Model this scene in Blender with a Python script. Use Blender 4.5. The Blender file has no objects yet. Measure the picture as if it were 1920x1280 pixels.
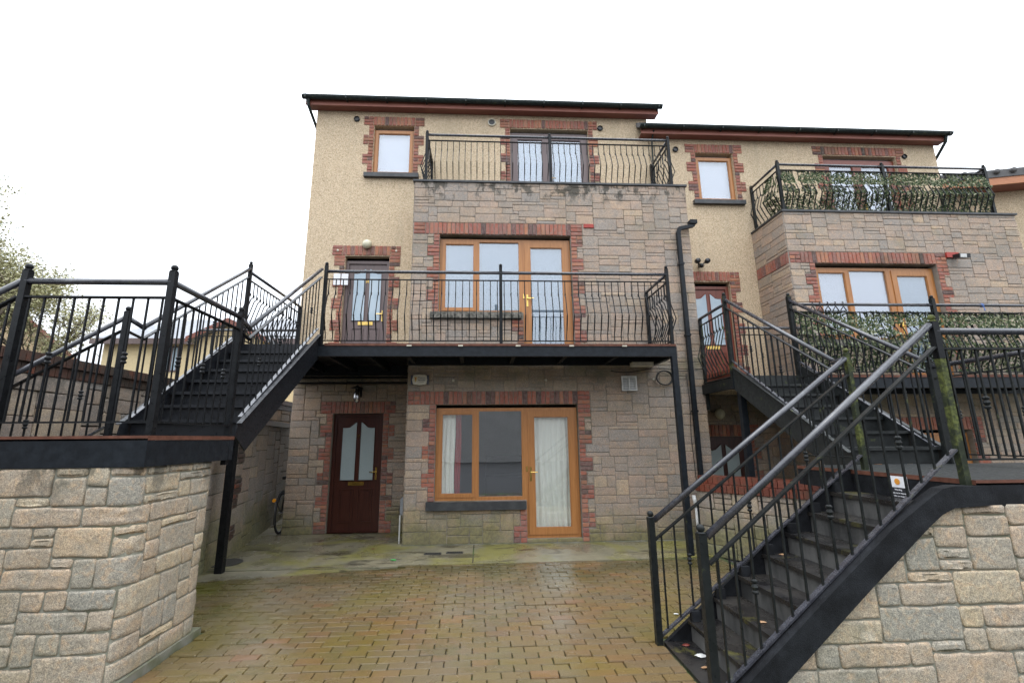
import bpy, bmesh, math, random
from mathutils import Vector, Matrix
from mathutils import noise as mn
from mathutils.geometry import tessellate_polygon
rnd = random.Random(7)
S = bpy.context.scene
C = S.collection
R = math.radians
# ------------------------------------------------------------ camera
YAW, PITCH, ROLL, FPX, CX, EYE = .05192, .20865, -.00868, 857.04, 945.39, 1.6
F = Vector((math.sin(YAW)*math.cos(PITCH), math.cos(YAW)*math.cos(PITCH), math.sin(PITCH)))
RT = Vector((math.cos(YAW), -math.sin(YAW), 0)); UP = RT.cross(F)
RR = RT*math.cos(ROLL)+UP*math.sin(ROLL); UU = -RT*math.sin(ROLL)+UP*math.cos(ROLL)
cam = bpy.data.cameras.new('camera'); co = bpy.data.objects.new('camera', cam); C.objects.link(co)
co.matrix_world = Matrix(((RR.x, UU.x, -F.x, 0), (RR.y, UU.y, -F.y, 0), (RR.z, UU.z, -F.z, EYE), (0, 0, 0, 1)))
cam.sensor_width = 36; cam.lens = FPX/1920*36; cam.shift_x = (960-CX)/1920
cam.clip_start = .05; cam.clip_end = 2000
S.camera = co
# ------------------------------------------------------------ sky, sun, exposure
W = bpy.data.worlds.new('World'); S.world = W; W.use_nodes = True
nt = W.node_tree; nt.nodes.clear()
sky = nt.nodes.new('ShaderNodeTexSky'); sky.sky_type = 'NISHITA'; sky.sun_disc = False
SUN_EL, SUN_AZ = R(76), R(200)
sky.sun_elevation = SUN_EL; sky.sun_rotation = SUN_AZ; sky.air_density = 1.0; sky.dust_density = 4
mx = nt.nodes.new('ShaderNodeMix'); mx.data_type = 'RGBA'; mx.inputs[0].default_value = .88
mx.inputs[7].default_value = (17.0, 18.0, 19.2, 1)
nt.links.new(sky.outputs[0], mx.inputs[6])
bg = nt.nodes.new('ShaderNodeBackground'); bg.inputs[1].default_value = .11
# overcast luminance: zenith brighter than the horizon (CIE overcast sky, softened)
tc = nt.nodes.new('ShaderNodeTexCoord'); sp = nt.nodes.new('ShaderNodeSeparateXYZ'); mr = nt.nodes.new('ShaderNodeMapRange'); ml = nt.nodes.new('ShaderNodeVectorMath'); ml.operation = 'SCALE'
mr.inputs[1].default_value = 0; mr.inputs[2].default_value = 1; mr.inputs[3].default_value = .6; mr.inputs[4].default_value = 2.0
nt.links.new(tc.outputs['Generated'], sp.inputs[0]); nt.links.new(sp.outputs[2], mr.inputs[0]); nt.links.new(mx.outputs[2], ml.inputs[0]); nt.links.new(mr.outputs[0], ml.inputs['Scale'])
nt.links.new(ml.outputs[0], bg.inputs[0])
wo = nt.nodes.new('ShaderNodeOutputWorld'); nt.links.new(bg.outputs[0], wo.inputs[0])
sl = bpy.data.lights.new('sun', 'SUN'); sl.energy = .7; sl.angle = R(28); sl.color = (1, .98, .95)
so = bpy.data.objects.new('sun', sl); C.objects.link(so)
d = Vector((math.sin(SUN_AZ)*math.cos(SUN_EL), math.cos(SUN_AZ)*math.cos(SUN_EL), math.sin(SUN_EL)))
so.rotation_euler = d.to_track_quat('Z', 'Y').to_euler()
S.view_settings.view_transform = 'Standard'; S.view_settings.look = 'None'
S.view_settings.exposure = 0.1; S.view_settings.gamma = 1; S.view_settings.use_curve_mapping = False
# ------------------------------------------------------------ material helpers
class N:
    def __init__(s, name, rough=.6, spec=.5, metal=0):
        s.m = bpy.data.materials.new(name); s.m.use_nodes = True; s.t = s.m.node_tree; s.t.nodes.clear()
        s.o = s.t.nodes.new('ShaderNodeOutputMaterial'); s.b = s.t.nodes.new('ShaderNodeBsdfPrincipled')
        s.t.links.new(s.b.outputs[0], s.o.inputs[0])
        s.b.inputs['Roughness'].default_value = rough; s.b.inputs['Specular IOR Level'].default_value = spec
        s.b.inputs['Metallic'].default_value = metal
        s.g = s.t.nodes.new('ShaderNodeNewGeometry')
        s.pos = s.g.outputs['Position']
    def n(s, ty, **kw):
        x = s.t.nodes.new(ty)
        for k, v in kw.items(): setattr(x, k, v)
        return x
    def l(s, a, b): s.t.links.new(a, b)
    def noise(s, scale, detail=4, rough=.55, dist=0, vec=None, stretch=None):
        x = s.n('ShaderNodeTexNoise'); x.inputs['Scale'].default_value = scale; x.inputs['Detail'].default_value = detail
        x.inputs['Roughness'].default_value = rough; x.inputs['Distortion'].default_value = dist
        v = vec or s.pos
        if stretch:
            m = s.n('ShaderNodeMapping'); m.inputs['Scale'].default_value = stretch; s.l(v, m.inputs[0]); v = m.outputs[0]
        s.l(v, x.inputs['Vector']); return x.outputs[0]
    def voro(s, scale, feat='F1'):
        x = s.n('ShaderNodeTexVoronoi', feature=feat); x.inputs['Scale'].default_value = scale; s.l(s.pos, x.inputs['Vector'])
        return x
    def ramp(s, f, stops, interp='LINEAR'):
        x = s.n('ShaderNodeValToRGB'); e = x.color_ramp.elements; x.color_ramp.interpolation = interp
        while len(e) < len(stops): e.new(.5)
        for i, (p, c) in enumerate(stops):
            e[i].position = p; e[i].color = (*c, 1) if len(c) == 3 else c
        s.l(f, x.inputs[0]); return x.outputs[0]
    def rng(s, f, a, b, c=0, d=1):
        x = s.n('ShaderNodeMapRange'); s.l(f, x.inputs[0])
        for i, v in enumerate((a, b, c, d)): x.inputs[i+1].default_value = v
        return x.outputs[0]
    def mix(s, f, a, b, mode='MIX'):
        x = s.n('ShaderNodeMix', data_type='RGBA', blend_type=mode)
        for v, i in ((f, 0), (a, 6), (b, 7)):
            if isinstance(v, (int, float)): x.inputs[i].default_value = v
            elif isinstance(v, tuple): x.inputs[i].default_value = (*v, 1)
            else: s.l(v, x.inputs[i])
        return x.outputs[2]
    def math(s, op, a, b=0):
        x = s.n('ShaderNodeMath', operation=op)
        for i, v in enumerate((a, b)):
            if isinstance(v, (int, float)): x.inputs[i].default_value = v
            else: s.l(v, x.inputs[i])
        return x.outputs[0]
    def attr(s, name='rnd'):
        x = s.n('ShaderNodeAttribute', attribute_name=name); return x.outputs['Fac']
    def sep(s):
        x = s.n('ShaderNodeSeparateXYZ'); s.l(s.pos, x.inputs[0]); return x.outputs
    def col(s, c):
        if isinstance(c, tuple): s.b.inputs['Base Color'].default_value = (*c, 1)
        else: s.l(c, s.b.inputs['Base Color'])
    def rough(s, f): s.l(f, s.b.inputs['Roughness'])
    def bump(s, f, st=.3, dist=.01):
        x = s.n('ShaderNodeBump'); x.inputs['Strength'].default_value = st; x.inputs['Distance'].default_value = dist
        s.l(f, x.inputs['Height']); s.l(x.outputs[0], s.b.inputs['Normal'])
M = {}
def mat_stone(name, moss_z, warm=1.0, grain=1.0, stain=None, lift=1.0, tint=(1, 1, 1), damp=None):
    m = N(name, .75, .35); r = m.attr()
    k = lift
    base = m.ramp(r, [(0, (.37*k, .305*k, .25*k)), (.2, (.45*k, .345*k, .28*k)), (.42, (.35*k, .31*k, .275*k)), (.6, (.48*k, .365*k, .275*k)), (.8, (.31*k, .29*k, .275*k)), (1, (.52*k, .41*k, .30*k))])
    n1 = m.noise(9*grain, 5, .6); base = m.mix(m.rng(n1, .42, .62), base, m.mix(.5, base, (.30*k, .285*k, .27*k)))
    n2 = m.noise(13*grain, 3, .6, 1.5); base = m.mix(m.math('MULTIPLY', m.rng(n2, .52, .68), .5*warm), base, (.58*k, .39*k, .26*k))
    n3 = m.noise(170, 3, .7); base = m.mix(.75, base, m.ramp(n3, [(.32, (.16, .16, .17)), (.5, (.5, .5, .5)), (.66, (.9, .88, .82))]), 'OVERLAY')
    n4 = m.noise(45, 4, .7); base = m.mix(.5, base, m.ramp(n4, [(.35, (.3, .3, .31)), (.65, (.7, .69, .66))]), 'OVERLAY')
    z = m.sep()[2]
    nz = m.noise(1.6, 4, .6)
    if moss_z:
        f = m.math('ADD', m.rng(z, moss_z[0], moss_z[1], 1, 0), m.rng(nz, .3, .7, -.45, .35))
        f = m.math('MULTIPLY', m.rng(f, .2, .9), .72)
        base = m.mix(f, base, m.mix(m.rng(m.noise(22), .4, .6), (.10, .105, .035), (.19, .185, .06)))
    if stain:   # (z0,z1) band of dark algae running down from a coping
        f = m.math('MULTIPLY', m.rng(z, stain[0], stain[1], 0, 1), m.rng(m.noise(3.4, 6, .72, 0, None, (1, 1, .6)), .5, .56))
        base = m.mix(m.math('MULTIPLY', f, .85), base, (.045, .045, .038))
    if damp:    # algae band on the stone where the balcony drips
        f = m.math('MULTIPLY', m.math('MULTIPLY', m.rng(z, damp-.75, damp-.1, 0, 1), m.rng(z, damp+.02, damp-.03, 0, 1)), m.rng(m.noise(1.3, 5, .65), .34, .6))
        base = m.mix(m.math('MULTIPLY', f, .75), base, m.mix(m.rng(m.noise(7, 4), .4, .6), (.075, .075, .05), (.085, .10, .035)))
    gb = m.noise(.9, 5, .65); base = m.mix(m.math('MULTIPLY', m.rng(gb, .5, .72), .32), base, (.13, .125, .075))
    base = m.mix(1.0, base, tint, 'MULTIPLY'); m.col(base); m.rough(m.rng(nz, .3, .7, .55, .85))
    m.bump(m.math('ADD', m.noise(60*grain, 5, .7), m.math('MULTIPLY', m.noise(16*grain, 4, .6), 1.6)), .5, .008)
    return m.m
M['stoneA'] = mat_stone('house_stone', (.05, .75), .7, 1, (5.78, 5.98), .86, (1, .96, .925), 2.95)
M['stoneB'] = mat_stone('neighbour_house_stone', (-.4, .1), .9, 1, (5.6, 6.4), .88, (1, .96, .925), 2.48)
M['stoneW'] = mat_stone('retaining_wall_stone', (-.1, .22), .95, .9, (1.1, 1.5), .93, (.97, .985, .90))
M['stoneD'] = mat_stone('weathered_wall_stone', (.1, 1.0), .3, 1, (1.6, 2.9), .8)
def mat_mortar(name, c, mz=None):
    m = N(name, .9, .2); n = m.noise(5, 5, .6); b = m.mix(m.rng(n, .35, .65), c, tuple(v*.62 for v in c))
    b = m.mix(m.math('MULTIPLY', m.rng(m.noise(1.3, 4), .5, .65), .5), b, (.12, .125, .06))
    m.col(b); m.bump(m.noise(120, 4, .7), .4, .006); return m.m
M['mortarA'] = mat_mortar('house_mortar', (.34, .30, .26)); M['mortarW'] = mat_mortar('retaining_mortar', (.29, .285, .235))
M['mortarD'] = mat_mortar('weathered_mortar', (.16, .15, .12))
m = N('roughcast_render', .85, .3)
v = m.voro(105); vc = m.n('ShaderNodeSeparateColor'); m.l(v.outputs['Color'], vc.inputs[0])
b = m.ramp(vc.outputs[0], [(0, (.36, .25, .155)), (.3, (.62, .475, .31)), (.7, (.71, .56, .385)), (1, (.86, .73, .55))])
b = m.mix(m.math('MULTIPLY', m.rng(m.noise(.8, 5, .6, 0, None, (1, 1, .3)), .48, .72), .4), b, (.42, .35, .24))
z = m.sep()[2]
b = m.mix(m.math('MULTIPLY', m.rng(m.noise(3.5, 5, .7, 0, None, (1, 1, .12)), .54, .7), .2), b, (.33, .29, .21))
m.col(b); m.bump(m.math('ADD', m.math('MULTIPLY', v.outputs['Distance'], -1), m.noise(120)), .7, .014); M['render'] = m.m
def mat_brick(name, moss=True):
    m = N(name, .78, .3); r = m.attr()
    b = m.ramp(r, [(0, (.30, .085, .055)), (.2, (.36, .115, .07)), (.45, (.27, .09, .07)), (.62, (.42, .17, .09)), (.78, (.33, .125, .09)), (.9, (.16, .075, .065)), (1, (.075, .045, .045))])
    b = m.mix(m.rng(m.noise(24, 5, .65), .4, .65), b, m.mix(.5, b, (.30, .24, .21)))
    if moss: b = m.mix(m.math('MULTIPLY', m.rng(m.noise(2.0, 5, .6), .52, .68), .45), b, (.085, .08, .05))
    m.col(b); m.bump(m.noise(90, 4, .7), .5, .006); return m.m
M['brick'] = mat_brick('red_brick')
m = N('wet_mossy_brick', .5, .5); r = m.attr(); b = m.ramp(r, [(0, (.07, .03, .022)), (.9, (.10, .045, .03)), (1, (.26, .07, .035))]); b = m.mix(m.rng(m.noise(5, 5, .7), .4, .6), b, (.045, .035, .028)); m.col(b); m.bump(m.noise(70, 4, .7), .5, .006); M['brickdark'] = m.m
m = N('soaked_red_brick', .4, .5); r = m.attr(); b = m.ramp(r, [(0, (.13, .034, .02)), (.5, (.19, .052, .028)), (1, (.12, .037, .027))])
b = m.mix(m.math('MULTIPLY', m.rng(m.noise(6, 5, .7), .5, .66), .7), b, (.09, .05, .03)); m.col(b); m.bump(m.noise(70, 4, .7), .5, .006); M['brickwet'] = m.m
def mat_metal(name, c=(.007, .0078, .009), moss=0., rough=.34, spec=.2):
    m = N(name, rough, spec); n = m.noise(14, 4, .6)
    b = m.mix(m.rng(n, .4, .7), c, tuple(v*1.6+.001 for v in c))
    if moss: b = m.mix(m.math('MULTIPLY', m.rng(m.noise(7, 6, .72), .64-moss*.22, .74-moss*.22), .85), b, m.mix(m.rng(m.noise(40), .4, .6), (.045, .053, .018), (.125, .14, .038)))
    m.col(b); m.rough(m.rng(m.noise(30, 5, .7), .35, .65, rough-.1, rough+.2)); m.bump(m.noise(160, 3), .12, .002); return m.m
M['metal'] = mat_metal('black_painted_steel'); M['metalmoss'] = mat_metal('mossy_black_steel', (.012, .0135, .0135), .45); M['rail'] = mat_metal('wet_black_hand_rail', (.03, .031, .038), .08, .22, .85)
M['metalsome'] = mat_metal('slightly_mossy_black_steel', (.010, .0115, .0115), .14)
M['metalheavy'] = mat_metal('heavily_mossed_steel', (.02, .025, .015), .85, .6)
M['beam'] = mat_metal('blue_black_steel_beam', (.010, .0125, .016), 0, .38)
M['deckedge'] = mat_metal('rusty_red_deck_edge', (.10, .042, .028), 0, .5)
M['tread'] = mat_metal('black_tread_plate', (.0085, .0095, .012), .0, .36, .35)
M['treadmoss'] = mat_metal('grey_tread_plate', (.016, .018, .018), .12, .42, .35)
M['gutter'] = mat_metal('black_green_gutter', (.02, .027, .026), .15, .35)
m = N('black_bitumen_stucco', .65, .18); n = m.noise(6, 5, .65)
m.col(m.mix(m.rng(n, .4, .68), (.0065, .007, .0085), (.02, .022, .026))); m.bump(m.noise(130, 5, .8), .8, .008); M['blackpaint'] = m.m
def wood(name, a, b_, rough=.35, st=(1, 1, .06)):
    m = N(name, rough, .5); n = m.noise(38, 5, .6, .6, None, st)
    m.col(m.mix(m.rng(n, .3, .7), a, b_)); m.bump(n, .1, .002); return m.m
M['oak'] = wood('golden_oak_frame', (.34, .135, .038), (.47, .21, .07)); M['mahog'] = wood('mahogany_door', (.035, .009, .007), (.07, .019, .012), .3)
M['redwood'] = wood('red_brown_door', (.15, .035, .02), (.23, .06, .035), .35); M['brown'] = wood('grey_brown_frame', (.115, .08, .078), (.16, .115, .11), .4)
M['soffit'] = wood('red_brown_soffit', (.15, .05, .035), (.25, .09, .065), .5, (.05, 1, 1)); M['fascia'] = wood('red_fascia', (.24, .085, .06), (.33, .125, .09), .45, (.05, 1, 1))
M['orange'] = wood('orange_fascia', (.38, .14, .06), (.48, .2, .09), .45, (.05, 1, 1))
m = N('slate_sill', .5, .5); m.col(m.mix(m.rng(m.noise(8, 5), .4, .65), (.028, .03, .034), (.055, .058, .06))); m.bump(m.noise(60), .3, .004); M['sill'] = m.m
m = N('mossy_stone_sill', .8, .3); m.col(m.mix(m.rng(m.noise(12, 6, .7), .4, .62), (.06, .06, .05), (.24, .22, .19))); m.bump(m.noise(30, 5, .7), .9, .03); M['oldsill'] = m.m
def plain(name, c, rough=.5, spec=.5, metal=0, var=.25):
    m = N(name, rough, spec, metal); n = m.noise(12, 4)
    m.col(m.mix(m.rng(n, .35, .65), c, tuple(v*(1-var) for v in c))); return m.m
M['white'] = plain('white_plastic', (.72, .72, .70), .4); M['cream'] = plain('cream_plastic', (.62, .58, .47), .4); M['navy'] = plain('navy_plastic', (.02, .025, .05), .35)
M['ink'] = plain('black_print', (.02, .02, .025), .6); M['paper'] = plain('white_paper', (.8, .8, .82), .7, .2, 0, .05); M['gold'] = plain('polished_brass', (.75, .52, .16), .22, .5, 1)
M['globe'] = plain('cream_glass_globe', (.68, .64, .47), .15); M['grey'] = plain('grey_plastic', (.33, .35, .38), .45); M['black'] = plain('black_plastic', (.012, .012, .013), .35)
M['orangeprint'] = plain('orange_print', (.8, .33, .04), .5); M['redprint'] = plain('red_painted_block', (.38, .035, .02), .5); M['amber'] = plain('amber_reflector', (.9, .35, .02), .2)
M['green'] = plain('bright_green_plastic', (.05, .5, .1), .4); M['leafred'] = plain('red_brown_leaf', (.16, .03, .02), .5); M['leaftan'] = plain('tan_leaf', (.35, .2, .1), .6)
M['blue'] = plain('blue_tie', (.06, .13, .35), .5); M['rubber'] = plain('black_rubber', (.015, .015, .015), .7); M['chrome'] = plain('bright_steel', (.6, .6, .62), .2, .5, 1)
M['yellowprint'] = plain('yellow_crest_print', (.55, .42, .12), .5)
def cloth(name, c, emis=0):
    m = N(name, .9, .1); m.col(c); m.b.inputs['Subsurface Weight'].default_value = 0
    m.bump(m.noise(200), .1, .002); return m.m
M['curtain'] = cloth('pale_green_white_curtain', (.88, .90, .82)); M['blind'] = cloth('white_roller_blind', (.40, .43, .49)); M['redcurtain'] = cloth('red_patterned_curtain', (.35, .06, .06))
M['net'] = cloth('net_curtain', (.20, .26, .32))
m = N('dark_interior', .9, .2); m.col(m.mix(m.rng(m.noise(.7), .4, .6), (.16, .155, .15), (.24, .235, .23))); M['interior'] = m.m
m = N('dark_furniture', .6, .3); m.col((.012, .012, .014)); M['furn'] = m.m
def glass(name, fac, tint=(1, 1, 1)):
    m = bpy.data.materials.new(name); m.use_nodes = True; t = m.node_tree; t.nodes.clear()
    o = t.nodes.new('ShaderNodeOutputMaterial'); a = t.nodes.new('ShaderNodeBsdfTransparent'); a.inputs[0].default_value = (*[1.0*c for c in tint], 1)
    g = t.nodes.new('ShaderNodeBsdfGlossy'); g.inputs['Roughness'].default_value = .015; g.inputs[0].default_value = (.9, .94, 1, 1)
    lf = t.nodes.new('ShaderNodeLayerWeight'); lf.inputs[0].default_value = .5; lw = t.nodes.new('ShaderNodeMath'); lw.operation = 'POWER'; lw.inputs[1].default_value = 4.0; t.links.new(lf.outputs['Facing'], lw.inputs[0])
    ad = t.nodes.new('ShaderNodeMath'); ad.operation = 'ADD'; ad.inputs[1].default_value = fac; ad.use_clamp = True; t.links.new(lw.outputs[0], ad.inputs[0])
    nz = t.nodes.new('ShaderNodeTexNoise'); nz.inputs['Scale'].default_value = 1.6; bp = t.nodes.new('ShaderNodeBump'); bp.inputs['Strength'].default_value = .02; bp.inputs['Distance'].default_value = .02
    ge = t.nodes.new('ShaderNodeNewGeometry'); t.links.new(ge.outputs['Position'], nz.inputs['Vector']); t.links.new(nz.outputs[0], bp.inputs['Height']); t.links.new(bp.outputs[0], g.inputs['Normal'])
    x = t.nodes.new('ShaderNodeMixShader'); t.links.new(ad.outputs[0], x.inputs[0]); t.links.new(a.outputs[0], x.inputs[1]); t.links.new(g.outputs[0], x.inputs[2]); t.links.new(x.outputs[0], o.inputs[0])
    return m
M['glass'] = glass('double_glazing', .13); M['glass0'] = glass('ground_floor_glazing', .17)
m = N('frosted_door_glass', .22, .6); v = m.voro(160); m.col(m.mix(m.rng(v.outputs['Distance'], 0, .5), (.24, .30, .31), (.34, .40, .41))); m.bump(v.outputs['Distance'], .4, .003); M['frost'] = m.m
m = N('pale_door_glass', .12, .7); v = m.voro(160); m.col(m.mix(m.rng(m.noise(3), .4, .6), (.36, .46, .54), (.44, .53, .60))); m.bump(v.outputs['Distance'], .1, .002); M['frost1'] = m.m
# wet ground
def moss_ground(m, b, scale, amount, warm=True):
    n = m.noise(scale, 5, .62); b = m.mix(m.math('MULTIPLY', m.rng(n, .47, .66), amount), b, (.13, .135, .03)); return b
m = N('block_pavers', .4, .5); r = m.attr()
b = m.ramp(r, [(0, (.25, .15, .085)), (.15, (.28, .17, .105)), (.35, (.235, .16, .11)), (.5, (.30, .19, .09)), (.65, (.25, .175, .125)), (.8, (.31, .175, .09)), (.93, (.22, .165, .13)), (1, (.36, .16, .08))])
b = m.mix(m.rng(m.noise(.5, 3), .4, .6), b, m.mix(.5, b, (.25, .22, .19)))
b = m.mix(m.math('MULTIPLY', m.rng(m.noise(.75, 5, .6, .6), .47, .66), .62), b, (.24, .19, .045))
b = m.mix(m.math('MULTIPLY', m.rng(m.noise(1.7, 5, .65), .56, .7), .45), b, (.10, .115, .03))
y = m.sep(); fy = m.math('MULTIPLY', m.math('MULTIPLY', m.rng(y[0], -2.9, -2.5, 1, 0), m.rng(m.noise(2.2, 4), .4, .6)), .8); b = m.mix(fy, b, (.21, .21, .035))
b = m.mix(.45, b, m.ramp(m.noise(160, 3, .7), [(.32, (.3, .3, .3)), (.68, (.72, .72, .72))]), 'OVERLAY')
fy2 = m.math('MULTIPLY', m.math('MULTIPLY', m.rng(y[1], 5.3, 6.2, 0, 1), m.rng(m.noise(1.5, 5, .6), .4, .55)), .8); b = m.mix(fy2, b, (.10, .085, .03))
b = m.mix(1.0, b, (.50, .51, .385), 'MULTIPLY'); m.col(b); m.rough(m.rng(m.noise(1.1, 5, .6), .36, .64, .08, .42)); m.bump(m.math('ADD', m.noise(110, 4, .7), m.noise(18, 3)), .3, .004); M['paver'] = m.m
m = N('mossy_joint_sand', .85, .3); b = m.mix(m.rng(m.noise(2.2, 5), .42, .62), (.055, .045, .03), (.045, .085, .022)); m.col(b); m.bump(m.noise(90, 4), .5, .006); M['joint'] = m.m
m = N('wet_mossy_concrete', .3, .5); b = m.mix(m.rng(m.noise(2.4, 6, .65), .38, .62), (.23, .205, .135), (.15, .14, .10))
b = m.mix(m.rng(m.noise(1.1, 5, .6, .5), .46, .6), b, (.20, .185, .06)); b = m.mix(m.math('MULTIPLY', m.rng(m.noise(1.9, 6, .6, 1.0, None, (.5, 1.6, 1)), .57, .62), .8), b, (.055, .048, .032))
b = m.mix(.4, b, m.ramp(m.noise(120, 3, .7), [(.32, (.3, .3, .3)), (.68, (.72, .72, .72))]), 'OVERLAY')
m.col(b); m.rough(m.rng(m.noise(1.3, 5), .38, .62, .1, .55)); m.bump(m.noise(50, 5, .7), .35, .006); M['concrete'] = m.m
m = N('plinth_concrete', .7, .3); m.col(m.mix(m.rng(m.noise(6, 5), .4, .62), (.20, .195, .16), (.11, .115, .06))); m.bump(m.noise(60), .3, .005); M['plinth'] = m.m
m = N('asphalt', .8, .3); m.col(m.mix(m.noise(60, 4), (.04, .04, .04), (.065, .063, .06))); m.bump(m.noise(200), .4, .005); M['asphalt'] = m.m
m = N('wet_slate_step', .22, .5); b = m.mix(m.rng(m.noise(3, 5), .4, .62), (.013, .0125, .013), (.03, .027, .024)); b = m.mix(m.rng(m.noise(3.3, 6, .7), .58, .68), b, (.07, .065, .02)); m.col(b); m.rough(m.rng(m.noise(5), .4, .6, .12, .45)); m.bump(m.noise(50, 4), .2, .003); M['step'] = m.m
m = N('damp_riser_concrete', .6, .4); b = m.mix(m.rng(m.noise(3, 6, .7, 0, None, (1, 1, .4)), .36, .62), (.13, .127, .12), (.035, .035, .034)); m.col(b); m.bump(m.noise(50, 4), .3, .004); M['riser'] = m.m
m = N('roof_slate', .5, .4); v = m.n('ShaderNodeTexBrick'); v.inputs['Scale'].default_value = 1; v.inputs['Brick Width'].default_value = .3; v.inputs['Row Height'].default_value = .2; v.inputs['Mortar Size'].default_value = .01
v.inputs['Color1'].default_value = (.17, .18, .20, 1); v.inputs['Color2'].default_value = (.25, .26, .285, 1); v.inputs['Mortar'].default_value = (.07, .07, .08, 1); m.l(m.pos, v.inputs[0]); m.col(v.outputs[0]); M['slate'] = m.m
m = N('dark_grey_roof_tile', .6, .4); m.col(m.mix(m.noise(14), (.06, .06, .065), (.12, .115, .11))); M['tile'] = m.m
M['yellow'] = plain('pale_yellow_painted_wall', (.78, .63, .38), .8, .3, 0, .1); M['tan'] = plain('tan_gable_wall', (.50, .38, .24), .8, .3, 0, .2); M['far'] = plain('distant_grey_wall', (.34, .33, .31), .8, .3, 0, .3)
m = N('bark', .9, .2); m.col(m.mix(m.noise(20), (.11, .09, .07), (.17, .145, .11))); M['bark'] = m.m
m = N('spring_leaf', .6, .3); m.col(m.ramp(m.attr(), [(0, (.27, .27, .12)), (.5, (.38, .37, .20)), (1, (.45, .41, .27))])); M['leaf'] = m.m
m = N('camouflage_cloth', .8, .2); m.col(m.ramp(m.attr(), [(0, (.012, .025, .014)), (.3, (.03, .055, .025)), (.5, (.065, .095, .035)), (.7, (.12, .12, .06)), (.85, (.23, .25, .15)), (1, (.40, .40, .29))])); M['camo'] = m.m
M['iron'] = plain('cast_iron_cover', (.055, .057, .06), .35, .5, .3)
# ------------------------------------------------------------ object helpers
def link(name, me, m, parent=None, loc=None, rz=0):
    if m is not None and len(me.materials) == 0: me.materials.append(M[m])
    o = bpy.data.objects.new(name, me); C.objects.link(o)
    if parent: o.parent = parent
    if loc is not None: o.location = loc
    if rz: o.rotation_euler = (0, 0, rz)
    return o
class MB:
    """collects shapes into one mesh"""
    def __init__(s): s.v = []; s.f = []; s.r = []; s.cur = rnd.random()
    def add(s, vs, fs):
        k = len(s.v); s.v += [tuple(v) for v in vs]; s.f += [tuple(i+k for i in f) for f in fs]; s.r += [s.cur]*len(vs)
    def box(s, x0, x1, y0, y1, z0, z1):
        s.add([(x0, y0, z0), (x1, y0, z0), (x1, y1, z0), (x0, y1, z0), (x0, y0, z1), (x1, y0, z1), (x1, y1, z1), (x0, y1, z1)],
              [(0, 3, 2, 1), (4, 5, 6, 7), (0, 1, 5, 4), (1, 2, 6, 5), (2, 3, 7, 6), (3, 0, 4, 7)]); return s
    def quad(s, *p): s.add(p, [tuple(range(len(p)))]); return s
    def prism(s, poly, d):
        n = len(poly); a = [Vector(p) for p in poly]; d = Vector(d)
        s.add(a+[p+d for p in a], [tuple(range(n))[::-1], tuple(range(n, 2*n))]+[(i, (i+1) % n, (i+1) % n+n, i+n) for i in range(n)]); return s
    def sweep(s, pts, prof, up=(0, 0, 1), close=True):
        """sweep a profile [(a,b)] along points; a sideways, b along 'up'"""
        pts = [Vector(p) for p in pts]; up = Vector(up); n = len(prof); vs = []
        for i, p in enumerate(pts):
            if i == 0: t = pts[1]-p
            elif i == len(pts)-1: t = p-pts[i-1]
            else: t = (pts[i+1]-p).normalized()+(p-pts[i-1]).normalized()
            t.normalize(); sd = t.cross(up)
            if sd.length < 1e-4: sd = t.cross(Vector((0, 1, 0)))
            sd.normalize(); u = sd.cross(t)
            vs += [p+sd*a+u*b for a, b in prof]
        fs = []
        for i in range(len(pts)-1):
            for j in range(n): fs.append((i*n+j, i*n+(j+1) % n, (i+1)*n+(j+1) % n, (i+1)*n+j))
        if close: fs += [tuple(range(n))[::-1], tuple(range((len(pts)-1)*n, len(pts)*n))]
        s.add(vs, fs); return s
    def tube(s, pts, r, n=8, **k): return s.sweep(pts, [(r*math.cos(2*math.pi*i/n), r*math.sin(2*math.pi*i/n)) for i in range(n)], **k)
    def bar(s, pts, w, h, **k): return s.sweep(pts, [(-w/2, -h/2), (w/2, -h/2), (w/2, h/2), (-w/2, h/2)], **k)
    def lathe(s, c, prof, n=12, axis='z'):
        vs = []; c = Vector(c)
        for r_, h in prof:
            for i in range(n):
                a = 2*math.pi*i/n; p = (r_*math.cos(a), r_*math.sin(a), h)
                if axis == 'y': p = (p[0], h, p[1])
                if axis == 'x': p = (h, p[0], p[1])
                vs.append(c+Vector(p))
        m_ = len(prof); fs = [(i*n+j, i*n+(j+1) % n, (i+1)*n+(j+1) % n, (i+1)*n+j) for i in range(m_-1) for j in range(n)]
        fs += [tuple(range(n))[::-1], tuple(range((m_-1)*n, m_*n))]; s.add(vs, fs); return s
    def ball(s, c, r, n=10): return s.lathe(c, [(r*math.sin(math.pi*i/6)+.0005, -r*math.cos(math.pi*i/6)) for i in range(7)], n)
    def mesh(s, name, smooth=False):
        me = bpy.data.meshes.new(name); me.from_pydata(s.v, [], s.f); me.update()
        a = me.attributes.new('rnd', 'FLOAT', 'POINT'); a.data.foreach_set('value', s.r)
        if smooth: me.polygons.foreach_set('use_smooth', [True]*len(me.polygons))
        bm = bmesh.new(); bm.from_mesh(me); bmesh.ops.recalc_face_normals(bm, faces=bm.faces); bm.to_mesh(me); bm.free()
        return me
    def build(s, name, m, parent=None, smooth=False, label=None):
        o = link(name, s.mesh(name, smooth), m, parent)
        if label: o['label'] = label
        return o
def tag(o, label, cat, group=None):
    o['label'] = label; o['category'] = cat
    if group: o['group'] = group
    return o
def thing(name, label, cat, loc=(0, 0, 0), rz=0, group=None):
    o = bpy.data.objects.new(name, None); o.empty_display_size = .1; C.objects.link(o); o.location = loc; o.rotation_euler = (0, 0, rz)
    return tag(o, label, cat, group)
def at0(root):          # things are built in world coordinates: parts keep them
    pass
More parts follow.
